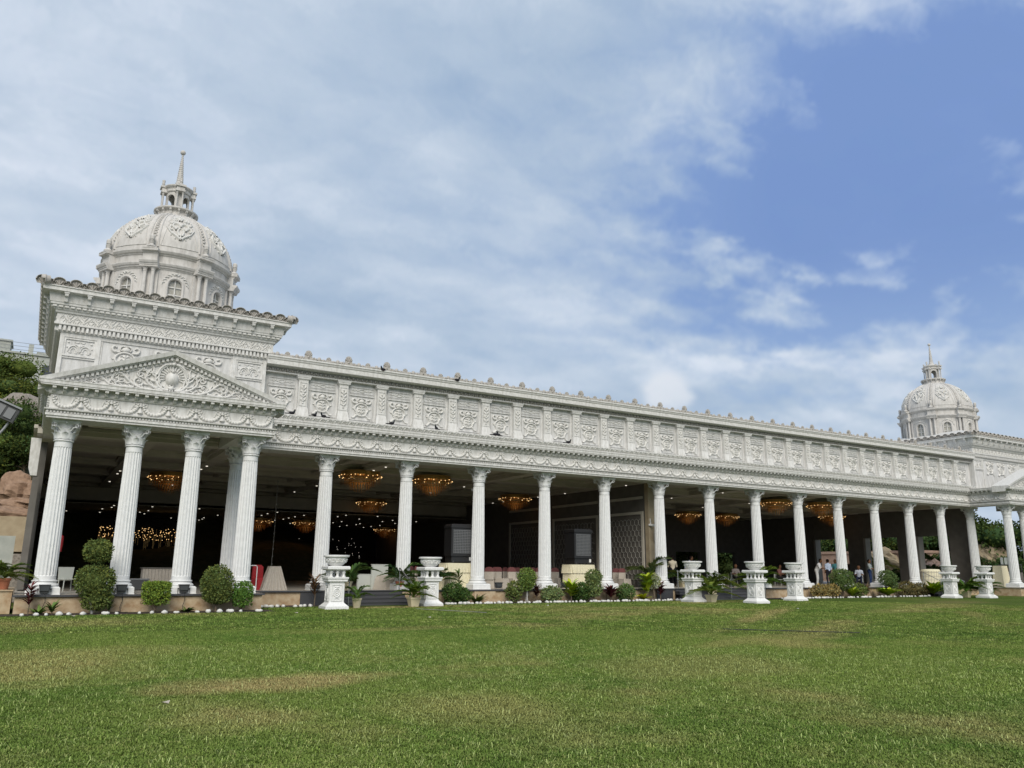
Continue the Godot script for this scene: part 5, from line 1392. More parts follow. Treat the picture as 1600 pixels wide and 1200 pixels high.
func make_chair() -> Node3D:
	var o := thing("banquet_chair", "", "chair", Vector3.ZERO, 0, "covered banquet chairs")
	var st := S()
	taper(st, 0.0, 0.46, 0.27, 0.28, 0.23, 0.23, Vector3(0, 0, 0.02))
	part(o, "skirt", st, M.cover_cloth)
	st = S()
	var out := [V(-0.23, 0.40), V(-0.235, 0.80), V(-0.20, 0.93), V(-0.10, 1.0), V(0.10, 1.0), V(0.20, 0.93), V(0.235, 0.80), V(0.23, 0.40)]
	plate_z(st, out, -0.27, -0.18)
	part(o, "backrest", st, M.cover_cloth)
	st = S()
	plate_z(st, [V(-0.24, 0.79), V(-0.205, 0.94), V(-0.10, 1.012), V(0.10, 1.012), V(0.205, 0.94), V(0.24, 0.79)], -0.282, -0.168)
	part(o, "head_cover", st, M.maroon)
	return o
func interior_things() -> void:
	var t := make_table(); t.set_meta("label", "cream draped table between the second urn and third wing column"); t.position = Vector3(10.55, TL, -0.75)
	var t2 := copy(t, "cream draped table among the bedding plants near the clipped topiaries"); t2.position = Vector3(17.55, TL, -0.75)
	var c := make_cooler(); c.set_meta("label", "black air cooler on the draped table beside the second urn"); c.position = Vector3(10.60, TL + 1.17, -0.75); c.rotation.y = -0.06
	var c2 := copy(c, "black air cooler on the draped table nearer the lattice wall"); c2.position = Vector3(17.6, TL + 1.17, -0.8); c2.rotation.y = 0.0
	var ch := make_chair(); var first := true
	var r := RandomNumberGenerator.new(); r.seed = 8
	for q in [[764, 918.5, 2.6, "behind the third wing column"], [772, 917.5, 2.9, ""], [784, 918.5, 0.4, ""], [803, 918.3, 0.1, ""], [812, 916.5, 0.2, ""], [846, 917.2, 0.0, ""], [862, 917.0, 0.5, ""], [868, 916.4, -0.4, ""], [967, 917.5, 0.1, "lattice"], [976, 917.9, 0.0, "lattice"], [648, 919.5, 0.8, "steps"], [657, 918.8, 1.0, "steps"], [837, 916.6, 0.3, ""], [795, 916.2, 0.6, ""], [820, 915.8, -0.3, ""]]:
		var o: Node3D = ch if first else copy(ch)
		first = false
		var l := "cream covered banquet chair with maroon top behind the clipped topiary"
		if q[3] == "lattice": l = "cream covered banquet chair with maroon top before the lattice wall"
		if q[3] == "steps": l = "cream covered banquet chair with maroon top behind the second urn"
		if q[3].begins_with("behind"): l = "cream covered banquet chair standing closest to the third wing column"
		o.set_meta("label", l); o.position = at_y(q[0], q[1], TL); o.position.y = TL
		o.position.z = clampf(o.position.z, -5.0, -1.4); o.rotation.y = q[2]
		if q[3] == "":
			o.position.x = at_z(q[0], q[1], o.position.z).x
	# low boards and covered seats at the head of the near steps
	for q in [[572, 0.95, 0.62, "pale board leaning low at the head of the near steps"], [592, 0.85, 1.05, "large pale board leaning at the head of the near steps"]]:
		var p := at_z(q[0], 918, -1.1); p.y = TL
		var st := S(); bx(st, -q[1] / 2, q[1] / 2, 0.0, q[2], -0.04, 0.04); bx(st, -q[1] / 2 - 0.02, q[1] / 2 + 0.02, q[2], q[2] + 0.03, -0.05, 0.05)
		tag(part(self, "leaning_board", st, M.white_board, p, 0.2), q[3], "board")
	var st := S(); taper(st, 0.0, 0.42, 0.42, 0.40, 0.36, 0.34); taper(st, 0.42, 0.60, 0.37, 0.12, 0.30, 0.08, Vector3(0.02, 0, -0.24)); taper(st, 0.42, 0.54, 0.10, 0.3, 0.08, 0.26, Vector3(0.30, 0, 0.0))
	var ps := at_z(603, 919, -0.75); ps.y = TL
	tag(part(self, "covered_armchair", st, M.cover_cloth, ps, 0.4), "low armchair under a grey beige cloth at the head of the near steps", "armchair")
	# grey draped stand, red chair and metal frame left of the first wing column
	var g := at_z(424, 923, -0.5); g.y = TL
	var o := thing("draped_stand", "grey cloth draped over a stand beside the red chair", "stand", g)
	st = S(); taper(st, 0.0, 0.95, 0.52, 0.3, 0.22, 0.18, Vector3(0.05, 0, 0)); 
	for k in 7: tube(st, [Vector3(-0.45 + k * 0.16, 0.0, 0.31), Vector3(-0.14 + k * 0.06, 0.95, 0.19)], 0.03, 0.015, 6)
	part(o, "cloth", st, M.cover_cloth)
	g = at_z(405, 923, -0.9); g.y = TL
	o = thing("red_chair", "red covered chair beside the grey draped stand", "chair", g, 0.3)
	st = S(); taper(st, 0.0, 0.46, 0.28, 0.28, 0.24, 0.24); part(o, "seat", st, M.red)
	st = S(); plate_z(st, [V(-0.24, 0.42), V(-0.23, 0.92), V(-0.12, 1.0), V(0.12, 1.0), V(0.23, 0.92), V(0.24, 0.42)], -0.28, -0.19); part(o, "backrest", st, M.red)
	g = at_z(391, 924, 0.2); g.y = TL
	o = thing("display_frame", "thin white metal frame standing behind the portico corner bush", "frame", g)
	st = S(); tube(st, [Vector3(-0.35, 0, 0), Vector3(-0.35, 0.92, 0), Vector3(-0.30, 0.97, 0), Vector3(0.15, 0.97, 0), Vector3(0.2, 0.92, 0), Vector3(0.2, 0, 0)], 0.02, 0.02, 6); part(o, "bar", st, M.pvc)
	# dim things inside the portico
	g = at_z(103, 926, -1.0); g.y = TL
	o = thing("white_chair", "pale plastic chair behind the corner portico column", "chair", g, 0.4)
	st = S(); plate_z(st, [V(-0.25, 0.35), V(-0.28, 0.85), V(0.28, 0.85), V(0.24, 0.35)], -0.22, -0.18); part(o, "backrest", st, M.white_board)
	st = S(); bx(st, -0.25, 0.25, 0.40, 0.44, -0.2, 0.25); part(o, "seat", st, M.white_board)
	for x in [-0.22, 0.22]:
		for z in [-0.18, 0.22]:
			st = S(); tube(st, [Vector3(x, 0.4, z), Vector3(x * 1.1, 0, z * 1.1)], 0.02, 0.018, 6); part(o, "leg", st, M.white_board)
	g = at_z(242, 925, -1.6); g.y = TL
	o = thing("side_counter", "cloth fronted counter between the second and third portico columns", "counter", g)
	st = S(); bx(st, -0.55, 0.55, 0.0, 0.82, -0.3, 0.3)
	for k in 9: tube(st, [Vector3(-0.5 + k * 0.125, 0.0, 0.3), Vector3(-0.5 + k * 0.125, 0.8, 0.3)], 0.035, 0.025, 6)
	part(o, "cloth", st, M.cover_cloth)
	st = S(); bx(st, -0.6, 0.6, 0.82, 0.86, -0.34, 0.34); part(o, "top", st, M.panel)
	g = at_z(212, 925, -1.2); g.y = TL
	o = thing("equipment_trunk", "dark metal equipment trunk beside the second portico column", "trunk", g)
	st = S(); bx(st, -0.4, 0.4, 0.03, 0.42, -0.25, 0.25); part(o, "box", st, M.dark_grey)
	st = S()
	for x in [-0.41, 0.38]: bx(st, x, x + 0.03, 0.02, 0.43, -0.26, 0.26)
	bx(st, -0.41, 0.41, 0.40, 0.44, -0.26, 0.26); part(o, "edge_trim", st, M.grey_metal)
	# flower stage at the back of the hall
	var a := at_z(150, 860, -30.0); var b := at_z(288, 860, -30.0)
	o = thing("flower_stage", "gold strung stage backdrop glinting at the back of the hall", "stage", Vector3((a.x + b.x) / 2, TL, -30.0))
	var w := (b.x - a.x) / 2.0; var rr := RandomNumberGenerator.new(); rr.seed = 3
	st = S(); bx(st, -w, w, 0, 4.2, -0.4, -0.2); part(o, "backing", st, M.hall_darkness)
	st = S()
	for k in 90:
		var x := rr.randf_range(-w, w); var y := rr.randf_range(2.6, 3.6); bx(st, x - 0.02, x + 0.02, y - rr.randf_range(0.3, 1.0), y, -0.18, -0.15)
	part(o, "gold_strips", st, M.gold)
	st = S()
	for k in 150:
		ball(st, Vector3(rr.randf_range(-w, w), rr.randf_range(2.7, 3.7), -0.12), Vector3.ONE * 0.022, 5, 3)
	tag(part(o, "fairy_lights", st, M.bulb), "", "", "", "stuff")
	st = S()
	for k in 260:
		var x := rr.randf_range(2.0, 21.0); var cl := floorf(x / 3.0)
		ball(st, Vector3(x, 1.0 + rr.randf() * 3.8 * absf(sin(cl * 1.7 + 0.6)), -41.9), Vector3.ONE * 0.022, 5, 3)
	o = part(self, "fairy_light_curtain", st, M.downlight); tag(o, "tiny lights scattered over the hall back wall, coloured near black for its darkness", "lights", "", "stuff")
	o = thing("hanging_string", "thin white string of lights hanging left of the first wing column", "string lights", at_z(428, 830, -6.0))
	st = S(); tube(st, [Vector3(0, 2.5, 0), Vector3(0.03, 0, 0), Vector3(-0.02, -2.6, 0)], 0.012, 0.012, 5)
	for k in 14: ball(st, Vector3(0.02, 2.4 - k * 0.36, 0), Vector3(0.03, 0.05, 0.03), 6, 4)
	part(o, "string", st, M.lattice)
	# small fixtures on the partition end
	g = at_z(1024, 838, -0.98)
	o = thing("wall_lamp", "small beige wall lamp on the partition end", "lamp", g)
	st = S(); bx(st, -0.14, 0.14, -0.25, 0.22, 0.0, 0.18); part(o, "shade", st, M.cover_cloth)
	for q in [[1018, 820], [742, 765]]:
		g = at_z(q[0], q[1], -0.9)
		o = thing("security_camera", "small white security camera " + ("on the lattice wall" if q[0] > 1000 else "hanging beside the third wing column"), "camera", g, 0, "security cameras")
		st = S(); tube(st, [Vector3(-0.1, 0, -0.1), Vector3(0.05, -0.05, 0.15)], 0.07, 0.075, 10); part(o, "housing", st, M.pvc)
		st = S(); tube(st, [Vector3(0, 0.02, -0.05), Vector3(0, 0.35, -0.12)], 0.025, 0.03, 6); part(o, "bracket", st, M.pvc)

# ---------------------------------------------------------------- people
func body(bones: Array, cs: float) -> Dictionary:
	var lo := Vector3.INF; var hi := -Vector3.INF
	for b in bones:
		var m: float = maxf(b[2], b[3]) + cs * 2.0
		lo = lo.min(b[0] - Vector3.ONE * m).min(b[1] - Vector3.ONE * m); hi = hi.max(b[0] + Vector3.ONE * m).max(b[1] + Vector3.ONE * m)
	var n := Vector3i(((hi - lo) / cs).ceil()) + Vector3i.ONE
	var F := PackedFloat32Array(); F.resize(n.x * n.y * n.z); F.fill(1.0)
	var near := PackedFloat32Array(); near.resize(F.size()); near.fill(9.0)
	var reg := PackedByteArray(); reg.resize(F.size())
	for b in bones:
		var A: Vector3 = b[0]; var B: Vector3 = b[1]; var ra: float = b[2]; var rb: float = b[3]
		var m := maxf(ra, rb) + 0.08
		var i0 := Vector3i(((A.min(B) - Vector3.ONE * m - lo) / cs).floor()).max(Vector3i.ZERO); var i1 := Vector3i(((A.max(B) + Vector3.ONE * m - lo) / cs).ceil()).min(n - Vector3i.ONE)
		var AB := B - A; var l2 := maxf(AB.length_squared(), 1e-6)
		for z in range(i0.z, i1.z + 1):
			for y in range(i0.y, i1.y + 1):
				for x in range(i0.x, i1.x + 1):
					var p := lo + Vector3(x, y, z) * cs
					var t := clampf((p - A).dot(AB) / l2, 0.0, 1.0)
					var d := (p - A - AB * t).length() - lerpf(ra, rb, t)
					var k := x + n.x * (y + n.y * z)
					var h := maxf(0.04 - absf(F[k] - d), 0.0) / 0.04
					F[k] = minf(F[k], d) - h * h * 0.01
					if d < near[k]:
						near[k] = d; reg[k] = b[4]
	var vid := {}; var verts := []; var vr := []
	var off := [0, 1, n.x, n.x + 1, n.x * n.y, n.x * n.y + 1, n.x * n.y + n.x, n.x * n.y + n.x + 1]
	var tris := []
	for z in n.z - 1:
		for y in n.y - 1:
			for x in n.x - 1:
				var k := x + n.x * (y + n.y * z)
				var ins := 0
				for q in 8:
					if F[k + off[q]] < 0.0: ins += 1
				if ins == 0 or ins == 8: continue
				var s := Vector3.ZERO; var c := 0
				for e in [[0, 1], [2, 3], [4, 5], [6, 7], [0, 2], [1, 3], [4, 6], [5, 7], [0, 4], [1, 5], [2, 6], [3, 7]]:
					var fa := F[k + off[e[0]]]; var fb := F[k + off[e[1]]]
					if (fa < 0.0) != (fb < 0.0):
						var t := fa / (fa - fb)
						var pa := Vector3(e[0] & 1, (e[0] >> 1) & 1, e[0] >> 2); var pb := Vector3(e[1] & 1, (e[1] >> 1) & 1, e[1] >> 2)
						s += pa.lerp(pb, t); c += 1
				vid[k] = verts.size(); verts.append(lo + (Vector3(x, y, z) + s / c) * cs)
				var best := 9.0; var br := 0
				for q in 8:
					if near[k + off[q]] < best:
						best = near[k + off[q]]; br = reg[k + off[q]]
				vr.append(br)
	for k in vid:
		for ax in [[1, n.x, n.x * n.y], [n.x, n.x * n.y, 1], [n.x * n.y, 1, n.x]]:
			if (F[k] < 0.0) == (F[k + ax[0]] < 0.0): continue
			var q := [k, k - ax[1], k - ax[1] - ax[2], k - ax[2]]
			if not (vid.has(q[1]) and vid.has(q[2]) and vid.has(q[3])): continue
			var v := [vid[q[0]], vid[q[1]], vid[q[2]], vid[q[3]]]
			if F[k] < 0.0: v.reverse()
			tris.append_array([v[0], v[1], v[2], v[0], v[2], v[3]])
	return {"v": verts, "r": vr, "t": tris}
func pose(kind: String) -> Array:
	var V3 := func(x: float, y: float, z: float) -> Vector3: return Vector3(x, y, z)
	var b := []
	var lean := 0.0; var hip := 0.93
	if kind == "lean": lean = 0.22
	if kind == "sit": hip = 0.52; lean = 0.06
	var up := hip - 0.93
	var pel := Vector3(0, hip + 0.06, 0); var ch := Vector3(0, hip + 0.36, lean * 0.7); var nk := Vector3(0, hip + 0.56, lean); var hd := Vector3(0, hip + 0.69, lean * 1.25 + 0.02)
	b.append([pel + Vector3(-0.06, 0, 0), pel + Vector3(0.06, 0, 0), 0.135, 0.135, 2])
	b.append([pel + Vector3(0, 0.05, 0), ch, 0.14, 0.15, 1]); b.append([ch + Vector3(-0.09, 0.05, 0), ch + Vector3(0.09, 0.05, 0), 0.13, 0.13, 1])
	b.append([ch + Vector3(0, 0.1, 0), nk, 0.09, 0.055, 1]); b.append([nk, hd - Vector3(0, 0.05, 0), 0.055, 0.06, 0])
	b.append([hd + Vector3(0, -0.03, 0.015), hd + Vector3(0, 0.05, 0), 0.082, 0.095, 0]); b.append([hd + Vector3(0, 0.06, -0.02), hd + Vector3(0, 0.03, -0.045), 0.098, 0.092, 4]); b.append([hd + Vector3(0, -0.02, 0.10), hd + Vector3(0, 0.01, 0.09), 0.014, 0.01, 0])
	for s in [-1.0, 1.0]:
		b.append([hd + Vector3(s * 0.088, -0.01, 0), hd + Vector3(s * 0.09, 0.02, -0.005), 0.018, 0.018, 0])
		var sh := ch + Vector3(s * 0.175, 0.10, 0); var el := sh + Vector3(s * 0.06, -0.28, -0.02); var wr := el + Vector3(-s * 0.01, -0.22, 0.08); var ha := wr + Vector3(0, -0.10, 0.03)
		if kind in ["reach", "sit", "lean"]:
			el = sh + Vector3(s * 0.08, -0.24, 0.10); wr = el + Vector3(-s * 0.10, 0.0, 0.24); ha = wr + Vector3(-s * 0.02, 0.0, 0.10)
		b.append([ch + Vector3(s * 0.09, 0.08, 0), sh, 0.10, 0.075, 1]); b.append([sh, el, 0.066, 0.052, 1]); b.append([el, wr, 0.046, 0.032, 0]); b.append([wr, ha, 0.036, 0.022, 0])
		var hj := pel + Vector3(s * 0.09, -0.04, 0); var kn := Vector3(s * 0.11, 0.50, 0.03); var an := Vector3(s * 0.11, 0.09, -0.02)
		if kind == "sit": kn = Vector3(s * 0.13, 0.50, 0.42); an = Vector3(s * 0.13, 0.09, 0.40)
		b.append([hj, kn, 0.095, 0.065, 2]); b.append([kn, an, 0.062, 0.045, 2]); b.append([an + Vector3(0, -0.045, -0.02), an + Vector3(s * 0.02, -0.055, 0.15), 0.042, 0.036, 3])
	return b
func people() -> void:
	var K := {}
	for k in ["stand", "reach", "lean", "sit"]: K[k] = body(pose(k), 0.034)
	var skin := Color(0.16, 0.085, 0.05); var hair := Color(0.012, 0.010, 0.010); var shoe := Color(0.03, 0.025, 0.022)
	var L := [
		["reach", at_z(1052, 915, -3.2), 2.6, Color(0.58, 0.52, 0.40), Color(0.02, 0.02, 0.025), "person in cream shirt reaching out beside the sixth wing column"],
		["lean", at_z(1074, 915, -3.0), 0.9, Color(0.50, 0.58, 0.78), Color(0.42, 0.40, 0.36), "person in pale blue shirt and light trousers behind the urn"],
		["stand", at_z(1027, 915, -3.6), 1.4, Color(0.42, 0.48, 0.56), Color(0.04, 0.04, 0.05), "person mostly hidden behind the sixth wing column"],
		["lean", at_y(1278, 915.5, TL), 0.5, Color(0.66, 0.66, 0.66), Color(0.60, 0.60, 0.58), "person in white clothes leaning over a table beside the round bush"],
		["stand", at_y(1296, 915.0, TL), 2.9, Color(0.48, 0.56, 0.70), Color(0.025, 0.027, 0.035), "person in light blue shirt standing with back turned in right hall"],
		["reach", at_y(1308, 914.6, TL), -1.2, Color(0.10, 0.30, 0.33), Color(0.03, 0.03, 0.04), "person in teal shirt bending beside the light blue shirted person"],
		["sit", at_y(1344, 915.5, TL), -1.0, Color(0.48, 0.51, 0.58), Color(0.03, 0.035, 0.06), "seated person in grey blue top between the clipped bushes"],
		["reach", at_y(1361, 915.6, TL), 0.4, Color(0.30, 0.34, 0.34), Color(0.025, 0.04, 0.10), "person in grey shirt and jeans standing behind the clipped bushes"],
		["sit", at_y(1503, 914.0, TL), 0.6, Color(0.50, 0.01, 0.03), Color(0.04, 0.02, 0.02), "seated person in red behind the urn by the wicker screen"],
		["reach", at_y(1514, 913.8, TL), 0.2, Color(0.012, 0.012, 0.016), Color(0.03, 0.04, 0.09), "person in black top and jeans standing by the far steps"],
		["sit", at_y(1580, 914.0, TL), -1.4, Color(0.50, 0.53, 0.50), Color(0.36, 0.36, 0.35), "seated person in pale grey beside the far portico column"],
		["sit", at_y(1566, 914.0, TL), 1.3, Color(0.45, 0.02, 0.03), Color(0.65, 0.63, 0.60), "seated person in red and white beside the far portico"],
		["sit", at_y(1218, 915.0, TL), 0.3, Color(0.20, 0.10, 0.09), Color(0.03, 0.03, 0.03), "seated person in brown in the shade behind the wide steps"],
		["sit", at_y(1150, 915.2, TL), -0.4, Color(0.22, 0.19, 0.18), Color(0.03, 0.03, 0.03), "seated person in grey brown in the shade by the stair palm"],
	]
	var n := 0
	for q in L:
		var d: Dictionary = K[q[0]]
		var st := S(); st.set_smooth_group(1)
		var cols := [skin, q[3], q[4], shoe, hair]
		for i in d.t:
			st.set_color(cols[d.r[i]]); st.add_vertex(d.v[i])
		var p: Vector3 = q[1]; p.y = TL + 0.005
		if p.z < -9.0: p = at_z(px_of(p), 915.0, -8.0); p.y = TL + 0.005
		var o := thing("person", q[5], "person", p, q[2], "people in the right hall")
		part(o, "body", st, M.skin)
		if q[0] == "sit":
			var c := thing("plastic_chair", "plain chair under the " + String(q[5]).substr(0, String(q[5]).find(" ", 24)), "chair", p + Vector3(0, -0.005, 0), q[2], "chairs people sit on")
			var s := S(); bx(s, -0.22, 0.22, 0.37, 0.41, -0.2, 0.24); part(c, "seat", s, M.white_board)
			s = S(); bx(s, -0.22, 0.22, 0.41, 0.86, -0.245, -0.205); part(c, "backrest", s, M.white_board)
			for x in [-0.19, 0.19]:
				for z in [-0.2, 0.2]:
					s = S(); tube(s, [Vector3(x, 0.38, z), Vector3(x * 1.1, 0.0, z * 1.1)], 0.018, 0.018, 6); part(c, "leg", s, M.white_board)
		n += 1
func px_of(p: Vector3) -> float:
	var v := cam.basis.inverse() * (p - cam.position); return 800.0 - v.x / v.z * 1238.24

# ---------------------------------------------------------------- left edge: hillside, canopy, planters
func boulder(n: String, label: String, pos: Vector3, rad: Vector3, seed_: int, m := "rock", group := "boulders") -> void:
	var nz := FastNoiseLite.new(); nz.seed = seed_; nz.frequency = 0.9; nz.fractal_octaves = 4
	var st := S(); var rows := []; var N := 26; var K := 16
	for i in K + 1:
		var a := PI * i / K; var row := []
		for k in N:
			var b := TAU * k / N; var d := Vector3(sin(a) * sin(b), cos(a), sin(a) * cos(b))
			var q := d * (1.0 + 0.42 * nz.get_noise_3dv(d * 1.3 + Vector3(seed_, 0, 0)) + 0.12 * nz.get_noise_3dv(d * 5.0)); row.append(q * rad)
		rows.append(row)
	for i in K:
		for k in N:
			var j := (k + 1) % N
			if i > 0: tri(st, rows[i][k], rows[i][j], rows[i + 1][j])
			if i < K - 1: tri(st, rows[i][k], rows[i + 1][j], rows[i + 1][k])
	tag(part(self, n, st, M[m], pos), label, "rock", group)
func tree(label: String, pos: Vector3, h: float, rad: float, col: Color, seed_: int, n := 2600, group := "trees on the hillside", ls := 0.30) -> void:
	col = Color(col.r * 1.25, col.g * 1.25, col.b * 1.25)
	var o := thing("tree", label, "tree", pos, 0, group)
	var r := RandomNumberGenerator.new(); r.seed = seed_
	var st := S()
	tube(st, [Vector3(0, -0.8, 0), Vector3(0.1, h * 0.35, 0.05), Vector3(-0.05, h * 0.7, 0)], h * 0.035, h * 0.014, 8)
	var lumps := []
	for k in 9:
		var a := TAU * k / 9.0 + r.randf() * 0.6; var q := r.randf_range(0.25, 0.75)
		var c := Vector3(cos(a) * rad * q, h * r.randf_range(0.42, 0.92), sin(a) * rad * q)
		lumps.append(c); tube(st, [Vector3(0.05, h * 0.4, 0), c * 0.6 + Vector3(0, h * 0.2, 0), c], h * 0.012, h * 0.004, 5)
	part(o, "trunk", st, M.bark)
	st = S()
	for c in lumps:
		var s := rad * r.randf_range(0.38, 0.58)
		core(st, c, Vector3(s, s * 0.72, s) * 0.55, col)
		foliage(st, n / 9, c, Vector3(s, s * 0.72, s), ls, tint(col, r, 0.22), r, 0.0, 0.35)
	part(o, "crown", st, M.leaf)
func left_side() -> void:
	var G := Color(0.05, 0.075, 0.022)
	var r := RandomNumberGenerator.new(); r.seed = 77
	# trees on the slope seen past the left end of the building
	var T := [[-9.6, -44, 6.5, 3.4], [-7.0, -47, 7.0, 3.4], [-11.5, -50, 7.0, 3.6], [-8.6, -53, 7.5, 3.6], [-6.0, -56, 7.5, 3.6], [-12.0, -60, 8.0, 4.0], [-9.0, -63, 7.5, 4.0], [-14.0, -44, 7.0, 3.6], [-5.0, -66, 7.0, 3.8], [-11.0, -70, 8.5, 4.0], [-8.0, -40, 4.0, 2.6], [-11.0, -41, 4.6, 2.8], [-14.5, -56, 8.0, 4.0], [-2.0, -58, 8.0, 4.0], [-13.0, -74, 8.0, 3.6]]
	var L := ["round crowned green tree low on the hillside above the rocks", "dense green tree on the hillside below the distant white building"]
	for i in T.size():
		var q: Array = T[i]; tree(L[0] if q[1] > -52 else L[1], Vector3(q[0], hill_y.call(q[0], q[1]) - 0.3, q[1]), q[2], q[3], [G, Color(0.038, 0.06, 0.02), Color(0.075, 0.10, 0.025)][i % 3], 200 + i, 6500, "trees on the hillside", 0.24)
	boulder("boulder", "big rounded pinkish boulder on the slope under the trees", at_z(28, 768, -34), Vector3(1.5, 1.3, 1.2), 3)
	boulder("boulder", "long flat brown rock shelf just above the beige canopy", at_z(20, 806, -28), Vector3(2.6, 0.55, 1.2), 9)
	boulder("boulder", "small reddish boulder beside the wing's side wall", at_z(56, 775, -33), Vector3(0.8, 1.0, 0.9), 14)
	boulder("boulder", "weathered low rock between the boulder and the shelf", at_z(40, 790, -31), Vector3(1.8, 0.5, 1.0), 21)
	boulder("boulder", "grey rock outcrop among the hillside trees", at_z(36, 640, -49), Vector3(2.2, 1.4, 1.0), 25, "stone_wall")
	# building on the hilltop
	var p := at_z(30, 556, -92)
	var o := thing("hilltop_building", "pale flat roofed building on the hilltop behind the trees", "building", p)
	var st := S(); bx(st, -6, 6, -9, 0.3, -5, 0); bx(st, -3.4, -1.2, 0.3, 2.0, -5, -0.5); bx(st, 2.0, 4.0, 0.3, 0.9, -4, -0.2); part(o, "wall", st, M.far_building)
	st = S(); bx(st, -6.2, 6.2, 0.3, 0.55, -5.2, 0.2); bx(st, -3.6, -1.0, 2.0, 2.2, -5.2, -0.3); part(o, "parapet", st, M.far_building)
	for x in [-5.0, -2.3, 0.3, 2.9]:
		st = S(); bx(st, x, x + 1.3, -2.6, -0.9, 0.0, 0.05); part(o, "window", st, M.glass_dark)
	st = S(); bx(st, 0.9, 1.5, 0.5, 2.4, -3, -2.4); part(o, "water_tank_post", st, M.far_building)
	for y in [0.9, 1.4, 1.9]:
		st = S(); tube(st, [Vector3(-6, y, 0.1), Vector3(0, y - 0.05, 0.1), Vector3(6, y, 0.1)], 0.03, 0.03, 5); part(o, "railing_wire", st, M.grey_metal)
	# low canopy and wall beyond the left corner
	p = at_z(30, 862, -9.0)
	o = thing("side_canopy", "plain beige canopy fascia beside the left corner of the building", "canopy", Vector3(-7.3, 0, -9.0))
	st = S(); bx(st, -9, 0.2, p.y, p.y + 1.55, -5, 0); part(o, "fascia", st, M.beige_wall)
	st = S(); bx(st, -9, 0.2, 0.4, p.y, -5, -4.8); part(o, "rear_wall", st, M.beige_wall)
	st = S(); ball(st, at_z(41, 828, -8.97) - Vector3(-7.3, 0, -9.0), Vector3(0.06, 0.06, 0.06), 8, 6); part(o, "lamp", st, M.pvc)
	st = S(); bx(st, -1.2, -0.1, 0.2, 2.1, -2.4, -2.0); bx(st, -2.6, -1.1, 0.2, 1.9, -2.6, -2.2)
	o = part(self, "rubble_wall", st, M.stone_wall, Vector3(-6.9, 0, -3.0)); tag(o, "low rubble stone wall behind the planter palms", "wall")
	p = at_z(8, 850, -2.0); st = S(); bx(st, -0.5, 0.3, 0.6, p.y + 0.3, -0.05, 0.05)
	tag(part(self, "stone_slab_panel", st, M.far_building, Vector3(p.x, 0, -2.0)), "speckled pale stone panel behind the planter palms", "panel")
	st = S(); bx(st, -9.0, -7.14, -0.1, 0.86, 0.2, 3.3); bx(st, -9.05, -7.12, 0.86, 0.90, 0.15, 3.35)
	tag(part(self, "planter_ledge", st, M.plinth), "orange beige ledge carrying terracotta pots left of the portico", "ledge")
	for i in 4:
		var q := palm("green palm in a terracotta pot on the ledge left of the portico", Vector3(-7.40 - i * 0.42, 0.90, 2.9 - (i % 2) * 0.3), 1.1, 12, "clay", 70 + i, Color(0.07, 0.11, 0.03), "palms on the ledge"); q.scale = Vector3.ONE * 0.98
	# grey side brackets of the wing seen past the corner column
	o = thing("side_bracket", "grey plaster bracket and panel on the side wall behind the corner column", "bracket", Vector3(-6.95, 0, -1.2))
	st = S(); run(st, [V(0, 4.9), V(0.2, 4.9), V(0.30, 5.2), V(0.34, 6.3), V(0, 6.3)], -0.3, 0.3); part(o, "scroll", st, M.white, Vector3.ZERO, -PI / 2)
	st = S(); bx(st, -0.12, 0.1, 0.8, 4.9, -1.4, 0.25); part(o, "panel", st, M.panel)
	# floodlight on a mast, only its head reaches into view
	var z := 17.0
	var hp := at_z(9, 641, z)
	o = thing("mast_floodlight", "grey floodlight on a mast arm at the left edge above the lawn", "floodlight", hp, 0.0)
	st = S(); var hb := Basis(Vector3.BACK, -0.38)
	taper(st, -0.13, 0.13, 0.24, 0.10, 0.24, 0.12); var hd := part(o, "housing", st, M.dark_grey, Vector3(-0.05, -0.02, 0)); hd.basis = hb
	st = S(); bx(st, 0.06, 0.19, -0.09, 0.09, 0.10, 0.125); bx(st, -0.2, 0.02, -0.10, 0.10, 0.10, 0.12); var gl := part(o, "lens", st, M.grille, Vector3(-0.05, -0.02, 0)); gl.basis = hb
	st = S(); bx(st, -0.26, 0.26, 0.13, 0.16, -0.12, 0.16); var vz := part(o, "visor", st, M.grey_metal, Vector3(-0.05, -0.02, 0)); vz.basis = hb
	st = S(); tube(st, [Vector3(0.10, -0.16, 0), Vector3(0.02, -0.32, 0), Vector3(-0.35, -0.95, 0), Vector3(-0.6, -1.2, 0)], 0.02, 0.025, 8); tube(st, [Vector3(-0.6, -1.1, 0), Vector3(-0.6, GL - hp.y - 0.1, 0)], 0.05, 0.06, 10); part(o, "mast", st, M.grey_metal)

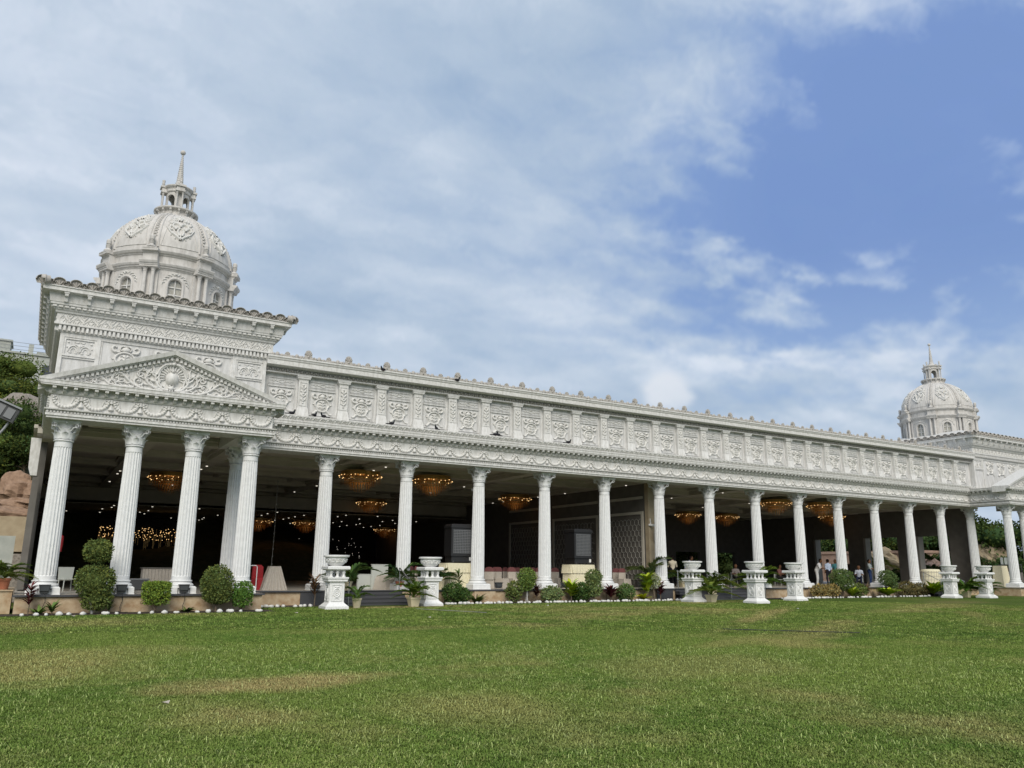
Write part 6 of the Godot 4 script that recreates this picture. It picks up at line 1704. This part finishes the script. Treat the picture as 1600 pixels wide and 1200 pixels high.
# ---------------------------------------------------------------- garden glimpsed through the right end
func big_palm(label: String, pos: Vector3, h: float, fl: float, seed_: int, col: Color) -> void:
	var o := thing("palm_tree", label, "palm tree", pos, 0, "palms beyond the right hall")
	var r := RandomNumberGenerator.new(); r.seed = seed_
	var st := S(); tube(st, [Vector3(0, -0.3, 0), Vector3(0.1, h * 0.5, 0), Vector3(0, h, 0)], 0.14, 0.09, 8); part(o, "trunk", st, M.bark)
	col = Color(col.r * 1.5, col.g * 1.5, col.b * 1.5)
	st = S(); fronds(st, 18, fl, h, col, r, 0.9); part(o, "crown", st, M.leaf)
func right_garden() -> void:
	var st := S(); bx(st, 66.0, 66.5, 0.3, 3.5, -24.5, -23); bx(st, 66.0, 66.5, 0.3, 3.5, -14, -12.5); bx(st, 66.0, 66.5, 2.5, 3.5, -23, -14); bx(st, 65.9, 72.0, 3.5, 3.75, -24.6, -12.4)
	bx(st, 71.5, 72.0, 0.3, 3.5, -24.5, -12.5); bx(st, 66.5, 71.5, 0.3, 3.5, -12.9, -12.5); bx(st, 66.5, 71.5, 0.3, 3.5, -23.4, -23.0)
	var w := part(self, "garden_lodge", st, M.pink_wall); tag(w, "pinkish plaster lodge with an open front seen through the right hall", "building")
	boulder("rock_arch", "cream rockwork wall behind the yellowish palm of the right garden", at_x(1378, 880, 66.0), Vector3(0.8, 1.3, 2.0), 35, "beige_wall", "rockwork in the garden")
	boulder("rock_arch", "rounded beige rockwork mound in the dark greenery by the far portico", at_x(1545, 865, 70.0) - Vector3(0, 0.8, 0), Vector3(1.5, 2.0, 1.6), 31, "beige_wall", "rockwork in the garden")
	boulder("rock_arch", "low pinkish rockwork behind the palms of the right garden", at_x(1452, 892, 63.0), Vector3(1.2, 1.0, 1.4), 33, "pink_wall", "rockwork in the garden")
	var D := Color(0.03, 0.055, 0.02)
	for q in [[1462, 64.0, 1.6, 3.0, 1], [1500, 66.0, 1.2, 2.6, 2], [1372, 61.0, 1.8, 2.4, 3], [1392, 64.0, 0.8, 2.0, 4], [1560, 66.0, 1.2, 2.6, 5], [1440, 60.0, 0.8, 2.0, 6], [1535, 63.0, 0.7, 1.8, 7], [1458, 57.5, 1.0, 2.3, 8], [1482, 59.0, 0.6, 2.2, 9], [1412, 58.0, 0.6, 1.8, 10]]:
		var p := at_x(q[0], 915, q[1]); p.y = 0.3
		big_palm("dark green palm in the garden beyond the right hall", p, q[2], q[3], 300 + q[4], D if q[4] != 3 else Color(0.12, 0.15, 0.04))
	for i in 14:
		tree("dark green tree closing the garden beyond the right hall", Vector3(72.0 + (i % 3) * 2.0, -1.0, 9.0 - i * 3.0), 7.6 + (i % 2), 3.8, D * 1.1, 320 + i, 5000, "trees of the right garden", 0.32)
	for i in 9:
		tree("tree behind the rear openings of the right hall", Vector3(46.0 + i * 3.2, -1.2, -30.0 - (i % 2) * 2.5), 6.5, 3.4, Color(0.06, 0.09, 0.03), 340 + i, 3500, "trees behind the hall", 0.34)
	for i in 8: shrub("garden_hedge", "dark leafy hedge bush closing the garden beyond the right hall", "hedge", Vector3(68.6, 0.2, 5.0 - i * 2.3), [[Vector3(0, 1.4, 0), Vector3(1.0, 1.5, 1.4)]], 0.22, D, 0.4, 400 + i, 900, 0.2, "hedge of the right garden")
	# menu boards on a counter and the wicker screen
	var p := at_y(1506, 913.5, TL)
	var o := thing("food_counter", "low dark counter with white menu sheets behind the far steps", "counter", Vector3(p.x + 2.0, TL, -2.2))
	st = S(); bx(st, -1.6, 1.6, 0, 1.0, -0.3, 0.3); part(o, "base", st, M.panel)
	st = S(); tube(st, [Vector3(-1.7, 1.55, 0.2), Vector3(1.7, 1.62, 0.2)], 0.03, 0.03, 6); tube(st, [Vector3(-1.65, 0, 0.2), Vector3(-1.65, 1.6, 0.2)], 0.03, 0.03, 6); tube(st, [Vector3(1.65, 0, 0.2), Vector3(1.65, 1.6, 0.2)], 0.03, 0.03, 6); part(o, "rail", st, M.dark_grey)
	for x in [-1.3, -0.75, -0.3, 0.45]:
		st = S(); bx(st, x, x + 0.38, 1.62, 2.15, 0.18, 0.2); part(o, "menu_sheet", st, M.white_board)
	p = at_z(1456, 915, 0.2); p.y = TL
	o = thing("wicker_screen", "pale woven wicker drum screen beside the far urn", "screen", p)
	st = S(); lathe(st, [V(0.70, 0.0), V(0.62, 1.05), V(0.55, 1.15), V(0.0, 1.17)], 24); part(o, "body", st, M.cream_cloth)
	st = S()
	for k in 24:
		var a := TAU * k / 24.0; tube(st, [Vector3(sin(a) * 0.71, 0, cos(a) * 0.71), Vector3(sin(a + 0.15) * 0.63, 1.05, cos(a + 0.15) * 0.63)], 0.014, 0.014, 4)
	for y in [0.2, 0.45, 0.7, 0.95]: lathe(st, [V(0.705 - y * 0.076, y - 0.015), V(0.72 - y * 0.076, y), V(0.705 - y * 0.076, y + 0.015)], 24)
	part(o, "weave", st, M.cover_cloth)
	p = at_z(1566, 914, 1.2); p.y = TL
	o = thing("cream_booth", "cream cloth covered stand beside the seated people at the far portico", "stand", p)
	st = S(); taper(st, 0, 1.45, 0.5, 0.4, 0.38, 0.3); part(o, "cloth", st, M.cream_cloth)

# ---------------------------------------------------------------- floodlights, pebbles, pigeons, litter
func small_things() -> void:
	# floodlights at the feet of the columns
	var f := thing("floodlight", "", "floodlight", Vector3.ZERO, 0, "floodlights at the column feet")
	var st := S(); taper(st, 0.05, 0.29, 0.12, 0.07, 0.16, 0.11, Vector3(0, 0, 0)); bx(st, -0.17, 0.17, 0.29, 0.315, -0.12, 0.13); part(f, "housing", st, M.dark_grey)
	st = S(); bx(st, -0.12, 0.12, 0.12, 0.27, 0.085, 0.112); part(f, "lens", st, M.glass_dark)
	st = S(); tube(st, [Vector3(-0.19, 0.17, 0), Vector3(-0.19, 0.0, 0), Vector3(0.19, 0.0, 0), Vector3(0.19, 0.17, 0)], 0.012, 0.012, 5)
	for x in [-0.18, 0.18]: ball(st, Vector3(x, 0.17, 0), Vector3(0.03, 0.03, 0.03), 6, 4)
	part(f, "bracket", st, M.dark_grey)
	var P := [[-6.28, 3.80, "grey floodlight at the foot of the corner portico column"], [-4.08, 3.80, "black floodlight at the foot of the second portico column"], [-2.15, 3.80, "black floodlight at the foot of the third portico column"], [3.35, 0.85, "grey floodlight at the foot of the first wing column behind the urn"], [12.05, 0.70, "grey floodlight right of the third wing column"], [15.75, 0.70, "grey floodlight right of the fourth wing column"], [20.6, 0.70, "grey floodlight beside the fifth wing column"], [27.0, 0.75, "grey floodlight beside the seventh wing column"]]
	for i in P.size():
		var o: Node3D = f if i == 0 else copy(f)
		o.set_meta("label", P[i][2]); o.position = Vector3(P[i][0], TL + 0.002, P[i][1] - 0.12)
		if i < 3: o.position.z = 3.70
	for q in [[-6.25, 3.78, "black cable hanging from the corner floodlight"], [-4.05, 3.78, "black looped cable hanging from the second floodlight"], [-2.13, 3.78, "thin black cable hanging from the third floodlight"]]:
		st = S(); tube(st, [Vector3(0, TL + 0.03, 0), Vector3(0.03, 0.55, 0.02), Vector3(-0.03, 0.35, 0.03), Vector3(0.0, 0.22, 0.08), Vector3(-0.14, 0.21, 0.2), Vector3(0.05, 0.20, 0.3), Vector3(0.2, 0.20, 0.2)], 0.010, 0.010, 6)
		tag(part(self, "cable", st, M.black, Vector3(q[0], 0, q[1])), q[2], "cable", "floodlight cables")
	st = S(); tube(st, [Vector3(0, 0.18, -0.25), Vector3(0, 0.19, -0.02), Vector3(-0.02, 0.16, 0.06), Vector3(-0.03, 0.08, 0.10), Vector3(-0.03, -0.1, 0.10)], 0.075, 0.08, 12)
	tag(part(self, "drain_pipe", st, M.pvc, at_z(42, 934, 3.4)), "white drain pipe elbow at the portico plinth corner", "pipe")
	# red cone-shaped sign on the hall side wall
	st = S(); lathe(st, [V(0.0, -0.32), V(0.10, -0.30), V(0.12, -0.05), V(0.12, 0.25), V(0.05, 0.32), V(0, 0.32)], 12)
	tag(part(self, "fire_extinguisher", st, M.red, at_z(93, 849, -1.0)), "red fire extinguisher hung behind the corner column", "extinguisher")
	# pebbles edging the beds
	var r := RandomNumberGenerator.new(); r.seed = 23
	var shapes := []
	for k in 4:
		st = S(); ball(st, Vector3(k * 0.7, 0.03, k * 1.3), Vector3(0.085 + 0.015 * k, 0.06, 0.07), 9, 6, 0.22); shapes.append(done(st))
	var row := func(x0: float, x1: float, z: float, gap: float, skip: float, label: String, group: String) -> void:
		var x := x0
		while x < x1:
			if r.randf() > skip:
				var k := r.randi() % 4
				var m := part(self, "pebble", shapes[k], M.pebble, Vector3(x, GL + 0.01, z + r.randf_range(-0.05, 0.05)), r.randf() * 6.0)
				var s := r.randf_range(0.75, 1.25); m.scale = Vector3(s, s, s); m.position -= m.basis * Vector3(k * 0.7, 0, k * 1.3)
				tag(m, label, "pebble", group)
			x += gap * r.randf_range(0.8, 1.3)
	row.call(-6.8, 0.6, 4.80, 0.30, 0.35, "white painted pebble edging the bed before the portico", "pebbles before the portico")
	row.call(0.9, 3.0, 2.0, 0.19, 0.1, "white painted pebble edging the short bed beside the first urn", "pebbles beside the first urn")
	row.call(8.3, 22.2, 2.0, 0.19, 0.1, "white painted pebble edging the bed between the two staircases", "pebbles between the staircases")
	row.call(29.4, 43.2, 2.0, 0.25, 0.1, "white painted pebble edging the bed before the right hall", "pebbles before the right hall")
	# pigeons
	var pg := thing("pigeon", "", "pigeon", Vector3.ZERO, 0, "pigeons on the building")
	st = S(); st.set_color(Color(0.03, 0.03, 0.035)); ball(st, Vector3(0, 0.10, 0), Vector3(0.075, 0.075, 0.15), 10, 7)
	st.set_color(Color(0.022, 0.024, 0.028)); tube(st, [Vector3(0, 0.12, 0.09), Vector3(0, 0.20, 0.13), Vector3(0, 0.235, 0.14)], 0.05, 0.035, 8); ball(st, Vector3(0, 0.245, 0.145), Vector3(0.036, 0.036, 0.042), 8, 6)
	st.set_color(Color(0.03, 0.03, 0.035)); taper(st, 0.05, 0.09, 0.02, 0.13, 0.05, 0.13, Vector3(0, 0, -0.20))
	st.set_color(Color(0.10, 0.06, 0.03)); tube(st, [Vector3(0, 0.245, 0.18), Vector3(0, 0.238, 0.21)], 0.01, 0.003, 5)
	part(pg, "body", st, M.bird)
	st = S(); st.set_color(Color(0.14, 0.05, 0.04))
	for x in [-0.03, 0.03]: tube(st, [Vector3(x, 0.05, 0.01), Vector3(x, 0.0, 0.02), Vector3(x, 0.0, 0.06)], 0.008, 0.006, 5)
	part(pg, "legs", st, M.bird)
	var Q := [[456, 643, 0.7, 1.3, "pigeon on the ledge beside the near portico's gable"], [492, 646, 0.7, 2.4, "pigeon on the ledge under the second cartouche panel"], [506, 648, 0.7, -1.4, "pigeon sitting low on the ledge beside another pigeon"], [612, 661, 0.7, 1.6, "pale pigeon on the ledge under the fourth cartouche panel"], [682, 666, 0.7, -0.9, "pigeon on the ledge under the fifth cartouche panel"], [598, 588, 0.9, -1.3, "pigeon on the upper cornice above the third pilaster"], [713, 604, 0.9, 1.4, "pigeon on the upper cornice above the fifth pilaster"], [774, 675, 0.7, 1.5, "pigeon of the pair on the ledge under the seventh cartouche panel"], [779, 676, 0.7, -1.2, "pigeon of the pair facing right under the seventh cartouche panel"], [888, 687, 0.7, 1.2, "pigeon on the ledge under the ninth cartouche panel"]]
	for i in Q.size():
		var q: Array = Q[i]; var o: Node3D = pg if i == 0 else copy(pg)
		var up: bool = q[2] == 0.9
		o.position = at_z(q[0], q[1], 0.80 if not up else 0.86); o.position.y = 7.86 if not up else 10.24
		if up: o.position.z = 0.90
		o.rotation.y = q[3]; o.set_meta("label", q[4]); o.scale = Vector3.ONE * 0.85
	# scraps on the lawn
	for q in [[855, 947, "small white scrap on the lawn before the clipped topiary"], [1246, 952, "small white scrap on the lawn before the wide steps"], [670, 966, "pale torn scrap on the lawn below the second urn"], [258, 1102, "dry curled leaf on the worn patch of lawn"], [113, 964, "flat pale stick on the lawn before the tall bush"], [462, 959, "dry brown leaf on the lawn before the near steps"]]:
		st = S(); var w := 0.05 if q[1] < 1000 else 0.03
		quad(st, Vector3(-w, 0.03, -w), Vector3(w * 1.6, 0.05, -w * 0.6), Vector3(w, 0.025, w), Vector3(-w * 1.4, 0.045, w * 0.7)); quad(st, Vector3(-w * 1.4, 0.04, w * 0.7), Vector3(w, 0.02, w), Vector3(w * 1.6, 0.045, -w * 0.6), Vector3(-w, 0.025, -w))
		tag(part(self, "litter_scrap", st, M.pebble if q[2].contains("white") else M.cover_cloth, at_y(q[0], q[1], GL)), q[2], "litter", "litter on the lawn")
	# two tied-down ropes / turf joints on the lawn
	for q in [[[1130, 984], [1345, 990], 0.012, "black", "dark hose lying along the turf joint on the lawn"], [[650, 952], [760, 958], 0.012, "lattice", "pale rope lying on the lawn before the second urn"]]:
		var a := at_y(q[0][0], q[0][1], GL) + Vector3.UP * 0.02; var b := at_y(q[1][0], q[1][1], GL) + Vector3.UP * 0.02
		st = S(); tube(st, [a, a.lerp(b, 0.3) + Vector3(0, 0, 0.04), a.lerp(b, 0.7) - Vector3(0, 0, 0.03), b], q[2], q[2], 6)
		tag(part(self, "rope", st, M[q[3]]), q[4], "rope")

# ---------------------------------------------------------------- grass
func lawn_grass() -> void:
	var r := RandomNumberGenerator.new(); r.seed = 55
	var nn := lawn_noises()
	var tuft := func(nb: int, h: float, w: float, spread: float, sd: int) -> ArrayMesh:
		var q := RandomNumberGenerator.new(); q.seed = sd
		var st := S(); st.set_smooth_group(1); st.set_color(Color.WHITE)
		for i in nb:
			var a := q.randf() * TAU; var b := Vector3(q.randf_range(-1, 1), 0, q.randf_range(-1, 1)) * spread
			var d := Vector3(cos(a), 0, sin(a)); var s := Vector3(-sin(a), 0, cos(a)) * w; var l := h * q.randf_range(0.5, 1.1); var bend := q.randf_range(0.25, 1.0) if nb > 3 else q.randf_range(0.8, 1.5)
			var m := b + d * l * bend * 0.35 + Vector3.UP * l * 0.6; var t := b + d * l * bend + Vector3.UP * l * (1.0 - bend * 0.45)
			var k := q.randf_range(0.75, 1.3); st.set_color(Color(k, k, k))
			quad(st, b - s, b + s, m + s * 0.8, m - s * 0.8); tri(st, m - s * 0.8, t, m + s * 0.8)
		return done(st)
	var zones := [[4.5, 12.0, 1250.0, 9, 0.030, 0.0032, 0.035, 1.0], [12.0, 21.0, 400.0, 10, 0.032, 0.0042, 0.06, 1.0], [21.0, 46.0, 40.0, 12, 0.036, 0.008, 0.14, 1.0], [4.5, 17.0, 60.0, 2, 0.062, 0.0028, 0.02, 2.0]]
	var fwd := -cam.basis.z; var yaw := atan2(fwd.x, -fwd.z)
	for zi in zones.size():
		var Z: Array = zones[zi]
		var pts := []
		var area: float = 0.5 * deg_to_rad(88.0) * (Z[1] * Z[1] - Z[0] * Z[0]); var n := int(area * Z[2])
		var mm := MultiMesh.new(); mm.transform_format = MultiMesh.TRANSFORM_3D; mm.use_colors = true
		mm.mesh = tuft.call(Z[3], Z[4], Z[5], Z[6], 60 + zi)
		var xf := []; var cl := []
		for i in n:
			var d := sqrt(lerpf(Z[0] * Z[0], Z[1] * Z[1], r.randf())); var a := yaw + deg_to_rad(r.randf_range(-44, 44))
			var p := Vector3(cam.position.x + sin(a) * d, GL, cam.position.z - cos(a) * d)
			if p.z < 2.05 and p.x > 0.4 and p.x < 51.6: continue
			if p.z < 4.95 and (p.x < 0.7 or p.x >= 51.0): continue
			if p.z < 3.0 and ((p.x > 4.0 and p.x < 7.3) or (p.x > 22.5 and p.x < 28.5) or (p.x > 44.4 and p.x < 47.6)): continue
			var c := lawn_color(p.x, p.z, nn[0], nn[1])
			var v := r.randf_range(0.72, 1.30)
			if Z[7] > 1.5: c = Color(lerpf(c.r, 0.46, 0.65), lerpf(c.g, 0.52, 0.65), lerpf(c.b, 0.22, 0.6)); 
			elif r.randf() < 0.10: c = Color(lerpf(c.r, 0.42, 0.6), lerpf(c.g, 0.44, 0.6), lerpf(c.b, 0.18, 0.5))
			var s := r.randf_range(0.65, 1.3)
			xf.append(Transform3D(Basis(Vector3.UP, r.randf() * TAU).scaled(Vector3(s, s * r.randf_range(0.7, 1.2), s)), p)); cl.append(Color(c.r * v, c.g * v, c.b * v))
		mm.instance_count = xf.size()
		for i in xf.size():
			mm.set_instance_transform(i, xf[i]); mm.set_instance_color(i, cl[i])
		var mi := MultiMeshInstance3D.new(); mi.multimesh = mm; mi.material_override = M.grass; mi.name = numbered("grass"); add_child(mi)
		tag(mi, ["short green turf blades in the foreground of the lawn", "short green turf blades across the middle of the lawn", "short green turf far across the lawn", "longer straw coloured blades sticking out of the turf"][zi], "grass", "", "stuff")
